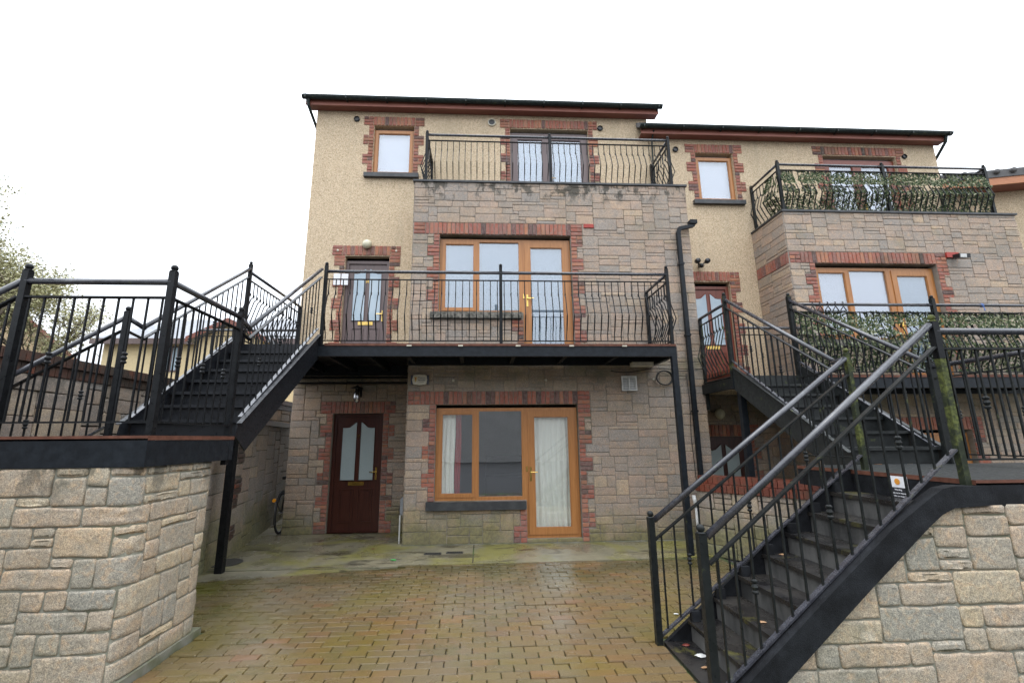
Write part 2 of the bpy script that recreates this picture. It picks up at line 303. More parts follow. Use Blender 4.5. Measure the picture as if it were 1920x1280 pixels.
def struct(o): o['kind'] = 'structure'; return o
def text(name, body, size, m, parent, loc, rot=(R(90), 0, 0), align='CENTER', sx=1):
    cu = bpy.data.curves.new(name, 'FONT'); cu.body = body; cu.size = size; cu.align_x = align; cu.align_y = 'CENTER'; cu.extrude = .0015; cu.resolution_u = 3
    o = bpy.data.objects.new(name, cu); C.objects.link(o); dg = bpy.context.evaluated_depsgraph_get()
    me = bpy.data.meshes.new_from_object(o.evaluated_get(dg)); bpy.data.objects.remove(o); bpy.data.curves.remove(cu)
    me.transform(Matrix.Diagonal((sx, 1, 1, 1))); me.transform(Matrix.Translation(Vector(loc)) @ __import__('mathutils').Euler(rot).to_matrix().to_4x4())
    me.materials.clear(); return link(name, me, m, parent)
# ------------------------------------------------------------ masonry
def proj(p):
    q = Vector(p)-Vector((0, 0, EYE)); dd = q.dot(F)
    if dd < .2: return None
    return CX+FPX*q.dot(RR)/dd, 640-FPX*q.dot(UU)/dd, dd
class Path:
    """plan polyline with rounded corners; outward side is to the right of travel"""
    def __init__(s, pts, rad=0.02):
        P = [Vector(p) for p in pts]; out = [P[0]]
        for i in range(1, len(P)-1):
            a = (P[i-1]-P[i]).normalized(); b = (P[i+1]-P[i]).normalized()
            for t in (0, .25, .5, .75, 1):
                q = (1-t)**2*(P[i]+a*rad)+2*t*(1-t)*P[i]+t*t*(P[i]+b*rad); out.append(q)
        out.append(P[-1]); s.p = out; s.c = [0]
        for i in range(len(out)-1): s.c.append(s.c[-1]+(out[i+1]-out[i]).length)
        s.len = s.c[-1]
        s.dirs = [(out[i+1]-out[i]).normalized() for i in range(len(out)-1)]
    def at(s, u, z, d_=0):
        i = 0
        while i < len(s.dirs)-1 and u > s.c[i+1]: i += 1
        q = s.p[i]+s.dirs[i]*(u-s.c[i])
        w = s.dirs[i]
        n = Vector((w.y, -w.x)); return Vector((q.x+n.x*d_, q.y+n.y*d_, z))
def flat(y): return lambda u, z, d_=0: Vector((u, y-d_, z))
def lines(brks, step):
    b = sorted(set(round(v, 4) for v in brks)); out = [b[0]]
    for i in range(len(b)-1):
        w = b[i+1]-b[i]; n = max(1, round(w/step))
        out += [b[i]+w*(k+1)/n for k in range(n)]
    return out
def pack(xs, zs, blocked, wr, hr, rg):
    nx, nz = len(xs)-1, len(zs)-1; used = [[blocked((xs[i]+xs[i+1])/2, (zs[j]+zs[j+1])/2) for i in range(nx)] for j in range(nz)]
    out = []
    for j in range(nz):
        for i in range(nx):
            if used[j][i]: continue
            w = rg.randint(*wr); h = rg.choices(range(hr[0], hr[1]+1), weights=hr[2])[0]
            if h == 1: w = max(w, 3)
            k = 0
            while k < w and i+k < nx and not used[j][i+k]: k += 1
            if i+k < nx and not used[j][i+k] and (i+k+1 >= nx or used[j][i+k+1]): k += 1
            w = k; hh = 1
            while hh < h and j+hh < nz and not any(used[j+hh][i:i+w]): hh += 1
            for jj in range(j, j+hh):
                for ii in range(i, i+w): used[jj][ii] = True
            out.append((xs[i], xs[i+w], zs[j], zs[j+hh]))
    return out
class Pieces:
    def __init__(s): s.l = []
    def add(s, vs, fs, r_, size): s.l.append((vs, fs, r_, size))
    def pillow(s, mp, x0, x1, z0, z1, dep, gap=.01, bev=.012, rnd_c=.018, jit=.003, rg=rnd, hi=0, tone=None, clip=None):
        """one stone or brick: rounded outline, proud by dep, domed face"""
        g = gap/2; x0 += g; x1 -= g; z0 += g; z1 -= g
        if x1-x0 < .02 or z1-z0 < .015: return
        c = min(rnd_c, (x1-x0)*.25, (z1-z0)*.25); dp = dep*(1+rg.uniform(-.25, .35))
        if clip: out = clip([(x0, z0), (x1, z0), (x1, z1), (x0, z1)])
        else: out = None
        if clip and out is None: return
        if out and len(out) and out != 'in':
            o = out
        else:
            o = [(x0+c, z0), (x1-c, z0), (x1, z0+c), (x1, z1-c), (x1-c, z1), (x0+c, z1), (x0, z1-c), (x0, z0+c)]
        if hi:
            o2 = []
            for i in range(len(o)):
                p, q = o[i], o[(i+1) % len(o)]; k = max(1, int(math.dist(p, q)/.07)); o2 += [(p[0]+(q[0]-p[0])*t/k, p[1]+(q[1]-p[1])*t/k) for t in range(k)]
            o = o2
        o = [(a+rg.uniform(-jit, jit), b+rg.uniform(-jit, jit)) for a, b in o]
        cx = sum(a for a, b in o)/len(o); cz = sum(b for a, b in o)/len(o); hw = (x1-x0)/2; hh = (z1-z0)/2
        def ins(k): return [(cx+(a-cx)*max(.6, 1-k/hw), cz+(b-cz)*max(.6, 1-k/hh)) for a, b in o]
        tilt = rg.uniform(-.1, .1)*dep*(2 if hi else 1)
        rings = [(o, -.012), (o, dp*.35), (ins(bev*.8), dp*.86), (ins(bev*2.4), dp)] if hi else [(o, -.012), (o, dp*.7), (ins(bev), dp)]
        vs = []; n = len(o)
        for ri, (ring, dd) in enumerate(rings):
            for a, b in ring:
                e = (mn.noise(Vector((a*12+cx, b*12, cz*3)))*dep*.3*min(1, min(hw, hh)/.06) if (hi and ri > 1) else 0)
                vs.append(mp(a, b, dd+e))
        if hi:   # extra interior ring gives the rock face relief
            for kk in (.66, .33):
                for a, b in [(cx+(a-cx)*kk, cz+(b-cz)*kk) for a, b in o]: vs.append(mp(a, b, dp*1.02+mn.noise(Vector((a*22, b*22, cx)))*dep*.5*min(1, min(hw, hh)/.06)))
                rings.append(0)
        vs.append(mp(cx, cz, dp*1.04+rg.uniform(-.2, .2)*dep*.5)); k = len(vs)-1
        fs = [(i*n+j, i*n+(j+1) % n, (i+1)*n+(j+1) % n, (i+1)*n+j) for i in range(len(rings)-1) for j in range(n)]
        b0 = (len(rings)-1)*n; fs += [(b0+j, b0+(j+1) % n, k) for j in range(n)]
        a = proj(mp(x0, z0)); b = proj(mp(x1, z1)); size = 0
        if a and b and -40 < (a[0]+b[0])/2 < 1960 and -20 < (a[1]+b[1])/2 < 1300: size = abs(a[0]-b[0])*abs(a[1]-b[1])
        s.add(vs, fs, rg.random() if tone is None else tone, size)
    def finish(s, name, m, parent, limit=300, stuff=None, smooth=False):
        L = sorted(s.l, key=lambda q: -q[3]); top = [q for q in L[:limit] if q[3] > 60]; rest = L[len(top):]
        for vs, fs, r_, _ in top:
            b = MB(); b.cur = r_; b.add(vs, fs); me = b.mesh(name, smooth); link(name, me, m, parent)
        if rest:
            b = MB()
            for vs, fs, r_, _ in rest: b.cur = r_; b.add(vs, fs)
            o = b.build(stuff or name+'_remainder', m, parent, smooth); o['kind'] = 'stuff'
def inr(x, z, rects): return any(a <= x <= b and c <= z <= d_ for a, b, c, d_ in rects)
def wall_holes(mb, mp, u0, u1, z0, z1, holes, reveal=.14, extra_u=()):
    us = sorted(set([u0, u1]+list(extra_u)+[v for h in holes for v in h[:2] if u0 < v < u1])); zs = sorted(set([z0, z1]+[v for h in holes for v in h[2:] if z0 < v < z1]))
    for i in range(len(us)-1):
        for j in range(len(zs)-1):
            a, b, c, e = us[i], us[i+1], zs[j], zs[j+1]
            if inr((a+b)/2, (c+e)/2, holes): continue
            mb.quad(mp(a, c), mp(b, c), mp(b, e), mp(a, e))
    def hole(i, j):
        return 0 <= i < len(us)-1 and 0 <= j < len(zs)-1 and inr((us[i]+us[i+1])/2, (zs[j]+zs[j+1])/2, holes)
    for i in range(len(us)-1):
        for j in range(len(zs)-1):
            if not hole(i, j): continue
            a, b, c, e = us[i], us[i+1], zs[j], zs[j+1]
            for di, dj, p, q in ((-1, 0, (a, c), (a, e)), (1, 0, (b, c), (b, e)), (0, -1, (a, c), (b, c)), (0, 1, (a, e), (b, e))):
                if not hole(i+di, j+dj): mb.quad(mp(*p), mp(*q), mp(*q, -reveal), mp(*p, -reveal))
# ------------------------------------------------------------ joinery
def ring(mb, x0, x1, z0, z1, y, w, dp):
    mb.box(x0, x0+w, y, y+dp, z0, z1); mb.box(x1-w, x1, y, y+dp, z0, z1)
    mb.box(x0+w, x1-w, y, y+dp, z0, z0+w); mb.box(x0+w, x1-w, y, y+dp, z1-w, z1)
def sash(win, x0, x1, z0, z1, y, w, m, gl, bead=.012, name='sash'):
    b = MB(); ring(b, x0, x1, z0, z1, y, w, .05); ring(b, x0+w-.001, x1-w+.001, z0+w-.001, z1-w+.001, y+.012, bead, .03); b.build(name, m, win)
    g = MB(); g.box(x0+w+bead-.002, x1-w-bead+.002, y+.026, y+.030, z0+w+bead-.002, z1-w-bead+.002); g.build('pane', gl, win)
def handle(parent, x, z, y, flip=1, m='gold'):
    b = MB(); b.box(x-.016, x+.016, y-.008, y, z-.11, z+.11); b.tube([(x, y-.006, z+.03), (x, y-.045, z+.03), (x+flip*.11, y-.05, z+.03)], .008, 6); return b.build('handle', m, parent)
def curtain(parent, x0, x1, z0, z1, y, m, amp=.03, per=.11, name='curtain', jz=0):
    n = max(8, int((x1-x0)/per*8)); b = MB(); vs = []; ph = rnd.uniform(0, 6)
    for i in range(n+1):
        x = x0+(x1-x0)*i/n
        for j in range(7):
            t = j/6; k = amp*(.5+.7*(1-t)); yy = y+k*math.sin((x-x0)/per*2*math.pi+ph+.5*math.sin(x*9)*(1-t))
            vs.append((x+(.01*math.sin(7*x+j)), yy, z0+(z1-z0)*t+(.008*math.sin(x/per*6.28+ph) if j == 0 else 0)))
    b.add(vs, [(i*7+j, (i+1)*7+j, (i+1)*7+j+1, i*7+j+1) for i in range(n) for j in range(6)]); return b.build(name, m, parent, True)
def french(root, dx, z0, zw, z1, y, m='oak', gl='glass', kind='', X=(-.74, .73, 1.61)):
    a, c, e = X[0]+dx, X[1]+dx, X[2]+dx; mid = a+(c-a)*.462; zt = z1-.05
    w = MB(); ring(w, a, c, zw, zt, y, .055, .06); w.box(mid-.03, mid+.03, y-.001, y+.06, zw+.055, zt-.055); win = w.build('window', m, root)
    sash(win, a+.05, mid-.02, zw+.05, zt-.05, y-.014, .05, m, gl)
    g = MB(); g.box(mid+.03, c-.055, y+.03, y+.034, zw+.055, zt-.055); g.build('pane', gl, win)
    dm = MB(); ring(dm, c, e, z0, zt, y, .055, .06); dr = dm.build('glazed_door', m, root)
    sash(dr, c+.05, e-.045, z0+.05, zt-.05, y-.014, .10, m, gl, name='door_leaf')
    handle(dr, c+.085, z0+.98, y-.014)
    k = MB(); k.box(c+.012, c+.036, y-.012, y, z0+1.02, z0+1.1); k.build('hinge', 'gold', dr)
    return win, dr
def pdoor(root, x0, x1, z0, z1, y, m, gl, num=None, name='front_door'):
    b = MB(); ring(b, x0, x1, z0-.06, z1, y, .06, .07)
    lx0, lx1 = x0+.06, x1-.06; b.box(x0+.06, x1-.06, y+.03, y+.07, z0, z1-.06)
    d_ = b.build(name, m, root); H = z1-z0; cx = (lx0+lx1)/2; st = .035; mr = z0+H*.40
    for sgn in (-1, 1):
        xi = cx+sgn*st; xo = (lx0+.1) if sgn < 0 else (lx1-.1); top = z1-.15; lo = top-.10
        P = [(xo, mr+.04), (xi, mr+.04), (xi, top)]
        for t in (.12, .3, .5, .7, .86): P.append((xi+(xo-xi)*t, top-(top-lo)*(.5-.5*math.cos(math.pi*min(1, t/.62)))))
        P.append((xo, lo))
        g = MB(); g.prism([(p[0], y+.028, p[1]) for p in P], (0, -.006, 0)); g.build('pane', gl, d_)
        t_ = MB(); t_.tube([(p[0], y+.024, p[1]) for p in P+[P[0], P[1]]], .011, 6, up=(0, 1, 0)); t_.build('beading', m, d_)
        q = MB(); xa, xb = min(xi, xo), max(xi, xo); ring(q, xa, xb, z0+.14, mr-.1, y+.016, .022, .014); q.box(xa+.05, xb-.05, y+.02, y+.03, z0+.19, mr-.15); q.build('lower_panel', m, d_)
    l_ = MB(); l_.box(cx-.14, cx+.14, y+.016, y+.03, mr-.045, mr+.02); l_.box(cx-.115, cx+.115, y+.011, y+.017, mr-.03, mr+.005); l_.build('letterbox', 'gold', d_)
    handle(d_, lx1-.05, z0+.98, y+.03, -1)
    if num: text('door_number', num, .09, 'gold', d_, (cx, y+.022, z1-.42))
    return d_
# ------------------------------------------------------------ houses
BWH = .0717
def brick_run(P, mp, x0, x1, z0, z1, rg, dep=.014):            # soldier course
    n = round((x1-x0)/.076)
    for i in range(n): P.pillow(mp, x0+(x1-x0)*i/n, x0+(x1-x0)*(i+1)/n, z0, z1, dep, .011, .004, .004, .0015, rg)
def brick_stack(P, mp, x0, x1, z0, z1, rg, n=3, dep=.014):
    for i in range(n):
        a, b = z0+(z1-z0)*i/n, z0+(z1-z0)*(i+1)/n
        if x1-x0 > .17 and rg.random() < .35: k = x0+(x1-x0)/2; P.pillow(mp, x0, k, a, b, dep, .011, .004, .004, .0015, rg); P.pillow(mp, k, x1, a, b, dep, .011, .004, .004, .0015, rg)
        else: P.pillow(mp, x0, x1, a, b, dep, .011, .004, .004, .0015, rg)
def jamb(P, mp, x, side, z0, z1, rg, rects, start=0, nblk=None):
    n = nblk or max(1, round((z1-z0)/.215))
    for i in range(n):
        w = .215 if (i+start) % 2 == 0 else .108; a, b = z0+(z1-z0)*i/n, z0+(z1-z0)*(i+1)/n
        xa, xb = (x-w, x) if side < 0 else (x, x+w); brick_stack(P, mp, xa, xb, a, b, rg); rects.append((xa, xb, a, b))
def house(idx, dx, dz, cfg):
    rg = random.Random(20+idx); root = thing(*cfg['thing'])
    XL, XRW, BL, BR = cfg['XL'], cfg['XR'], -1.21+dx, cfg['BR']; YR, YB = 8.62, 7.63; ZT = 6.19+dz; Z0 = dz; EV = cfg['eave']
    sm, mo = cfg['stone'], 'mortarA'
    path = Path([(BL, YR), (BL, YB), (BR, YB), (BR, YR)], .012)
    off = (YR-YB)-BL
    mpB = lambda u, z, d_=0: path.at(u, z, d_); toU = lambda x: x+off
    mpR = flat(YR)
    # openings
    O0w = (-.74+dx, .73+dx, .63+dz, 2.15+dz); O0d = (.73+dx, 1.61+dx, .05+dz, 2.15+dz)
    O1w = (-.74+dx, .73+dx, 3.73+dz, 5.17+dz); O1d = (.73+dx, 1.61+dx, 2.99+dz, 5.17+dz)
    D0 = (-2.70+dx, -1.79+dx, 0+dz, 2.07+dz); D1 = (-2.67+dx, -1.81+dx, 2.97+dz, 5.14+dz); W2 = (-2.25+dx, -1.42+dx, 6.94+dz, 8.07+dz); F2 = (.61+dx, 2.29+dx, 6.25+dz, 8.08+dz)
    hB = [tuple([toU(h[0]), toU(h[1]), h[2], h[3]]) for h in (O0w, O0d, O1w, O1d)]
    wb = MB(); cu = [path.c[i] for i in range(1, len(path.c)-1)]
    wall_holes(wb, mpB, 0, path.len, Z0, ZT, hB, .16, cu); wb.build('bay_wall', mo, root)
    wg = MB(); wall_holes(wg, mpR, XL, BL, Z0, 2.86+dz, [D0]); wg.build('ground_floor_wall', mo, root)
    wr = MB(); mpr = flat(YR-.012); wall_holes(wr, mpr, XL, XRW, 2.86+dz, EV, [D1, W2, F2])
    wr.quad((XL, YR-.012, 2.86+dz), (XL, YR-.012, EV), (XL, 13.2, EV), (XL, 13.2, 2.86+dz)); wr.quad((XRW, YR-.012, 2.86+dz), (XRW, YR-.012, EV), (XRW, 13.2, EV), (XRW, 13.2, 2.86+dz))
    wr.quad((XL, YR-.012, 2.86+dz), (BL, YR-.012, 2.86+dz), (BL, YR+.1, 2.86+dz), (XL, YR+.1, 2.86+dz))
    for xx in (XL, XRW): wr.add([(xx, YR, EV), (xx, 13.2, EV), (xx, 10.9, EV+1.9)], [(0, 1, 2)])
    wr.quad((XL, 13.2, Z0), (XRW, 13.2, Z0), (XRW, 13.2, EV), (XL, 13.2, EV)); wr.build('rendered_wall', 'render', root)
    # inner shell
    it = MB()
    for z in (Z0+.02, 2.8+dz, 5.95+dz): it.box(XL+.02, XRW-.02, YR+.17, 13.1, z, z+.04)
    for z in (Z0+.02, 2.8+dz): it.box(BL+.17, BR-.17, YB+.2, YR+.168, z, z+.04)
    it.quad((XL+.1, 10.6, Z0), (XRW-.1, 10.6, Z0), (XRW-.1, 10.6, EV), (XL+.1, 10.6, EV)); it.quad((BL+.15, YB+.17, Z0), (BL+.15, 10.6, Z0), (BL+.15, 10.6, ZT), (BL+.15, YB+.17, ZT)); it.quad((BR-.15, YB+.17, Z0), (BR-.15, 10.6, Z0), (BR-.15, 10.6, ZT), (BR-.15, YB+.17, ZT))
    it.build('interior_floor', 'interior', root)
    # masonry
    bx = []; Bk = Pieces(); St = Pieces(); ident = lambda u, z, d_=0: mpB(toU(u), z, d_)
    xr = BR
    for zb, zs_, o in ((Z0, 2.15+dz, 0), (2.98+dz, 5.17+dz, 1)):
        brick_run(Bk, ident, -1.0+dx, 1.61+dx, zs_, zs_+.222, rg); brick_stack(Bk, ident, -1.205+dx, -1.0+dx, zs_, zs_+.222, rg); brick_stack(Bk, ident, 1.61+dx, 1.825+dx, zs_, zs_+.222, rg); bx.append((-1.21+dx, 1.825+dx, zs_, zs_+.222))
        ws = (.63 if o == 0 else 3.73)+dz
        n = round((zs_-zb)/.215)
        jamb(Bk, ident, 1.61+dx, 1, zb, zs_, rg, bx, 1, n)
        k0 = n-round((zs_-ws)/.215); jamb(Bk, ident, -.74+dx, -1, ws, zs_, rg, bx, k0)
        jamb(Bk, ident, .73+dx, -1, zb, ws-.13, rg, bx, 0)
    sills = [(-.86+dx, .72+dx, .50+dz, .63+dz), (-.86+dx, .72+dx, 3.60+dz, 3.73+dz)]
    xs = lines([BL, -.955+dx, -.848+dx, -.74+dx, .515+dx, .622+dx, .73+dx, 1.61+dx, 1.718+dx, 1.825+dx, xr], .07)
    xs = [x for x in xs]; zs = lines([Z0, .50+dz, .63+dz, 2.15+dz, 2.372+dz, 2.98+dz, 3.60+dz, 3.73+dz, 5.17+dz, 5.392+dz, ZT], .062)
    ho = [O0w, O0d, O1w, O1d]
    if idx == 1:   # soldier course returns along the visible side of the bay
        mps = lambda u, z, d_=0: mpB(u, z, d_); brick_run(Bk, mps, .02, YR-YB-.005, 5.17+dz, 5.392+dz, rg)
    for a, b, c, e in pack(xs, zs, lambda x, z: inr(x, z, ho+bx+sills), (3, 7), (1, 4, (3, 6, 3, .4)), rg): St.pillow(ident, a, b, c, e, .011, .008, .008, .012, .004, rg)
    ss = lines([0, YR-YB-.002], .09); sb = [(0, 2, 5.17+dz, 5.392+dz)] if idx == 1 else []
    for a, b, c, e in pack(ss, zs, lambda x, z: inr(x, z, sb), (3, 6), (1, 3, (2, 5, 4)), rg): St.pillow(lambda u, z, d_=0: mpB(u, z, d_), a, b, c, e, .011, .008, .008, .012, .004, rg)
    for a, b, c, e in pack(lines([toU(BR)+.003, path.len], .09), zs, lambda x, z: False, (3, 6), (1, 3, (2, 5, 4)), rg): St.pillow(lambda u, z, d_=0: mpB(u, z, d_), a, b, c, e, .011, .008, .008, .012, .004, rg)
    # ground floor recess
    gx = []
    def dressing(mp, o, l0, l1, lz, bh, start=0, solid=gx):
        brick_run(Bk, mp, l0+.2, l1-.2, lz, lz+bh, rg); brick_stack(Bk, mp, l0, l0+.2, lz, lz+bh, rg); brick_stack(Bk, mp, l1-.2, l1, lz, lz+bh, rg); solid.append((l0, l1, lz, lz+bh))
        jamb(Bk, mp, o[0], -1, o[2], lz, rg, solid, start); jamb(Bk, mp, o[1], 1, o[2], lz, rg, solid, start)
    dressing(mpR, D0, -2.93+dx, -1.57+dx, 2.07+dz, .22)
    xs2 = lines([XL, -2.93+dx, -2.808+dx, -2.70+dx, -1.79+dx, -1.682+dx, -1.575+dx, BL-.01], .07); zs2 = lines([Z0, 2.07+dz, 2.29+dz, 2.84+dz], .062)
    for a, b, c, e in pack(xs2, zs2, lambda x, z: inr(x, z, [D0]+gx), (3, 6), (1, 4, (3, 6, 3, .4)), rg): St.pillow(mpR, a, b, c, e, .018, .008, .008, .012, .004, rg)
    up = flat(YR-.012); dressing(up, D1, -2.93+dx, -1.59+dx, 5.15+dz, .21, 1); dressing(up, W2, -2.47+dx, -1.20+dx, 8.07+dz, .21, 1); dressing(up, F2, .39+dx, 2.50+dx, 8.09+dz, .21, 1)
    St.finish('stone', sm, root, 300, 'stone_remainder'); Bk.finish('brick', 'brick', root, 300, 'brick_remainder')
    # joinery
    w, d_ = french(root, dx, .05+dz, .63+dz, 2.15+dz, YB+.09, 'oak', 'glass0' if idx == 0 else 'glass')
    curtain(d_, .80+dx, 1.56+dx, .1+dz, 2.06+dz, YB+.185, 'curtain', .018, .085)
    if idx == 0:
        curtain(w, -.70, -.43, .66, 2.1, YB+.20, 'curtain', .02, .07); curtain(w, -.43, -.33, .66, 2.08, YB+.22, 'redcurtain', .02, .06)
        sofa = MB(); sofa.box(.1, 1.4, 9.0, 9.8, .1, .9); sofa.box(.1, 1.4, 9.6, 9.85, .9, 1.25); sofa.build('dark_sofa', 'furn', w)
    w, d_ = french(root, dx, 2.99+dz, 3.73+dz, 5.17+dz, YB+.09, 'oak', 'glass')
    k = MB()
    if idx == 1: k.box(-.7+dx, .71+dx, YB+.13, YB+.135, 3.7+dz, 5.12+dz); k.build('roller_blind', 'blind', w); k = MB(); k.box(.76+dx, 1.59+dx, YB+.13, YB+.135, 3.0+dz, 5.1+dz); k.build('net_curtain', 'net', d_)
    else:
        k.box(-.72, .71, YB+.13, YB+.135, 3.7, 5.12); k.build('net_curtain', 'net', w); k = MB(); k.box(.76, 1.59, YB+.13, YB+.135, 3.0, 5.1); k.build('net_curtain', 'net', d_)
        sv = MB(); sv.lathe((.58, YB+.2, 3.76), [(.04, 0), (.045, .05), (.02, .1), (.028, .12), (.01, .15)], 8); sv.build('ornament', 'black', w)
    pdoor(root, D0[0], D0[1], D0[2]+.02, D0[3], YR+.07, 'mahog', 'frost', '7' if idx == 0 else None)
    pdoor(root, D1[0], D1[1], D1[2], D1[3]-.07, YR+.07, 'brown' if idx == 0 else 'redwood', 'frost1', '58' if idx == 0 else None)
    w2 = MB(); ring(w2, W2[0], W2[1], W2[2], W2[3]-.06, YR+.06, .03, .06); win = w2.build('window', 'oak', root); sash(win, W2[0]+.028, W2[1]-.028, W2[2]+.028, W2[3]-.088, YR+.045, .055, 'oak', 'glass')
    k = MB(); k.box(W2[0]+.05, W2[1]-.05, YR+.13, YR+.135, W2[2], W2[3]); k.build('roller_blind', 'blind', win)
    f2m = 'brown' if idx == 0 else 'redwood'; w2 = MB(); ring(w2, F2[0], F2[1], F2[2], F2[3]-.06, YR+.06, .06, .06); win = w2.build('window', f2m, root); cx = (F2[0]+F2[1])/2-.05
    sash(win, F2[0]+.055, cx+.005, F2[2]+.055, F2[3]-.115, YR+.045, .10, f2m, 'glass'); sash(win, cx-.003, F2[1]-.055, F2[2]+.055, F2[3]-.115, YR+.043, .10, f2m, 'glass'); handle(win, cx+.06, F2[2]+.95-.3, YR+.043)
    k = MB(); k.box(F2[0]+.05, F2[1]-.05, YR+.13, YR+.135, F2[2], F2[3]); k.build('net_curtain', 'net' if idx == 0 else 'blind', win)
    # sills, head strips, copings, plinth
    s = MB(); s.box(-.86+dx, .72+dx, YB-.075, YB+.10, .505+dz, .628+dz); s.build('sill', 'sill', root)
    s = MB(); s.box(-.87+dx, .70+dx, YB-.07, YB+.10, 3.615+dz, 3.725+dz); s.build('sill', 'oldsill', root, label='weathered lichen-covered stone sill')
    s = MB(); s.box(-2.40+dx, -1.29+dx, YR-.09, YR+.08, 6.845+dz, 6.935+dz); s.build('sill', 'sill', root)
    s = MB(); s.box(BL-.03, BR+.03, YB-.035, YB+.2, ZT, ZT+.035); s.box(BL-.03, BL+.2, YB+.2, YR-.02, ZT, ZT+.035); s.box(BR-.2, BR+.03, YB+.2, YR-.02, ZT, ZT+.035); s.box(BL+.2, BR-.2, YB+.2, YR-.02, ZT-.1, ZT+.01); s.build('terrace_coping', 'sill', root)
    s = MB(); s.box(BL-.012, BR+.02, YB-.06, YB+.05, Z0-.09, Z0+.004); s.build('plinth', 'plinth', root)
    # roof
    a, b = cfg['roof']; r_ = MB(); ye, yr, zr = 8.30, 10.9, EV+2.05
    r_.prism([(a, ye, EV+.14), (a, yr, zr), (a, 13.5, EV+.1), (a, 13.5, EV+.0), (a, yr, zr-.1), (a, ye+.06, EV+.07)], (b-a, 0, 0)); ro = r_.build('roof', 'slate', root)
    s = MB(); s.box(a+.04, b-.04, 8.44, 8.61, EV-.012, EV+.005); s.build('soffit', 'soffit', ro)
    s = MB(); s.box(a+.03, b-.03, 8.42, 8.44, EV-.02, EV+.12); s.build('fascia', 'fascia', ro)
    s = MB(); pr = [(.062*math.cos(math.pi+math.pi*i/7), .062*math.sin(math.pi+math.pi*i/7)) for i in range(8)]+[(.055*math.cos(math.pi*i/7), -.055*math.sin(math.pi*i/7)) for i in range(8)]
    s.sweep([(a-.02, 8.352, EV+.125), (b+.03, 8.352, EV+.125)], pr); g = s.build('gutter', 'gutter', ro)
    nb = int((b-a)/.8)
    for i in range(nb+1):
        s = MB(); x = a+.06+(b-a-.12)*i/nb; s.box(x-.012, x+.012, 8.285, 8.42, EV+.055, EV+.068); s.box(x-.012, x+.012, 8.282, 8.29, EV+.055, EV+.13); s.build('gutter_bracket', 'gutter', ro)
    return root
A = dict(thing=('apartment_house', 'tall cream roughcast and stone house in the centre, with the taller roof', 'house', (-3.45, 8.62, 0)), XL=-3.45, XR=3.60, BR=3.82, eave=8.40, stone='stoneA', roof=(-3.66, 3.83))
B = dict(thing=('apartment_house', 'lower roughcast and stone house on the right with netting on its balconies', 'house', (3.61, 8.62, -.46)), XL=3.61, XR=10.10, BR=10.28, eave=7.93, stone='stoneB', roof=(3.36, 10.25))
hA = house(0, 0, 0, A); hB = house(1, 6.86, -.47, B)
def rebase(root):       # parts were built in world coordinates
    off = root.location.copy(); rot = root.rotation_euler.z
    inv = Matrix.Rotation(-rot, 4, 'Z') @ Matrix.Translation(-off)
    for c in root.children: c.matrix_basis = inv @ c.matrix_basis
    return root
def pipe(root, pts, m='beam', w=.068, name='downpipe', rnd_=False):
    b = MB()
    (b.tube(pts, w/2, 10) if rnd_ else b.bar(pts, w, w)); o = b.build(name, m, root); return o
# rainwater pipes and small house parts
p = pipe(hA, [(3.57, 7.54, 0.02), (3.57, 7.54, 5.22), (3.60, 7.54, 5.30), (3.86, 7.56, 5.37), (3.87, 7.56, 5.44)])
for z in (.7, 2.0, 3.3, 4.6):
    b = MB(); b.box(3.525, 3.615, 7.495, 7.59, z, z+.035); b.build('pipe_bracket', 'beam', p)
b = MB(); b.box(3.80, 3.93, 7.50, 7.62, 5.40, 5.47); b.build('hopper', 'beam', p)
pipe(hA, [(-3.56, 8.36, 8.46), (-3.56, 8.40, 8.34), (-3.50, 8.72, 8.10), (-3.50, 9.1, 8.0), (-3.50, 9.12, .1)], 'gutter', .06, 'downpipe', True)
pipe(hB, [(10.16, 8.36, 7.99), (10.17, 8.40, 7.88), (10.14, 8.72, 7.55), (10.14, 8.74, 5.0)], 'gutter', .06, 'downpipe', True)
pipe(hA, [(3.66, 8.40, 7.98), (3.66, 8.55, 7.84), (3.66, 8.575, 7.4), (3.66, 8.575, 6.0)], 'gutter', .035, 'downpipe', True)
b = MB(); b.box(1.86, 2.04, 7.600, 7.63, 5.325, 5.395); b.build('brick', 'redprint', hA, label='bright red painted brick')
b = MB(); b.box(8.38+.3, 8.62+.3, 7.585, 7.62, 4.83, 4.93); b.build('brick', 'redprint', hB, label='red painted brick behind the floodlight')
def vent(root, x, z, y, r_, m='black'):
    b = MB(); b.lathe((x, y, z), [(r_, .01), (r_, -.03), (r_*.8, -.034), (r_*.78, -.01)], 14, 'y'); o = b.build('wall_vent', 'beam' if m == 'black' else 'cream', root); k = MB(); k.lathe((x, y-.012, z), [(r_*.77, 0), (r_*.77, -.004)], 12, 'y'); k.build('vent_opening', 'black', o)
vent(hA, -2.62, 8.20, 8.605, .06); vent(hA, 2.56, 8.13, 8.605, .06); vent(hA, .22, 8.20, 8.605, .085, 'c'); vent(hB, 4.18, 7.66, 8.605, .06); vent(hB, 9.35, 7.62, 8.605, .055)
for x, z in ((-.46, 2.55), (1.09, 2.55), (2.94, 2.56), (-2.82, 5.25), (-1.68, 5.25)):
    b = MB(); yy = 7.61 if z < 3 else 8.60; b.lathe((x, yy, z), [(.022, 0), (.022, -.012), (.006, -.018)], 10, 'y'); b.build('wall_plug', 'cream', hA)
rebase(hA); rebase(hB)
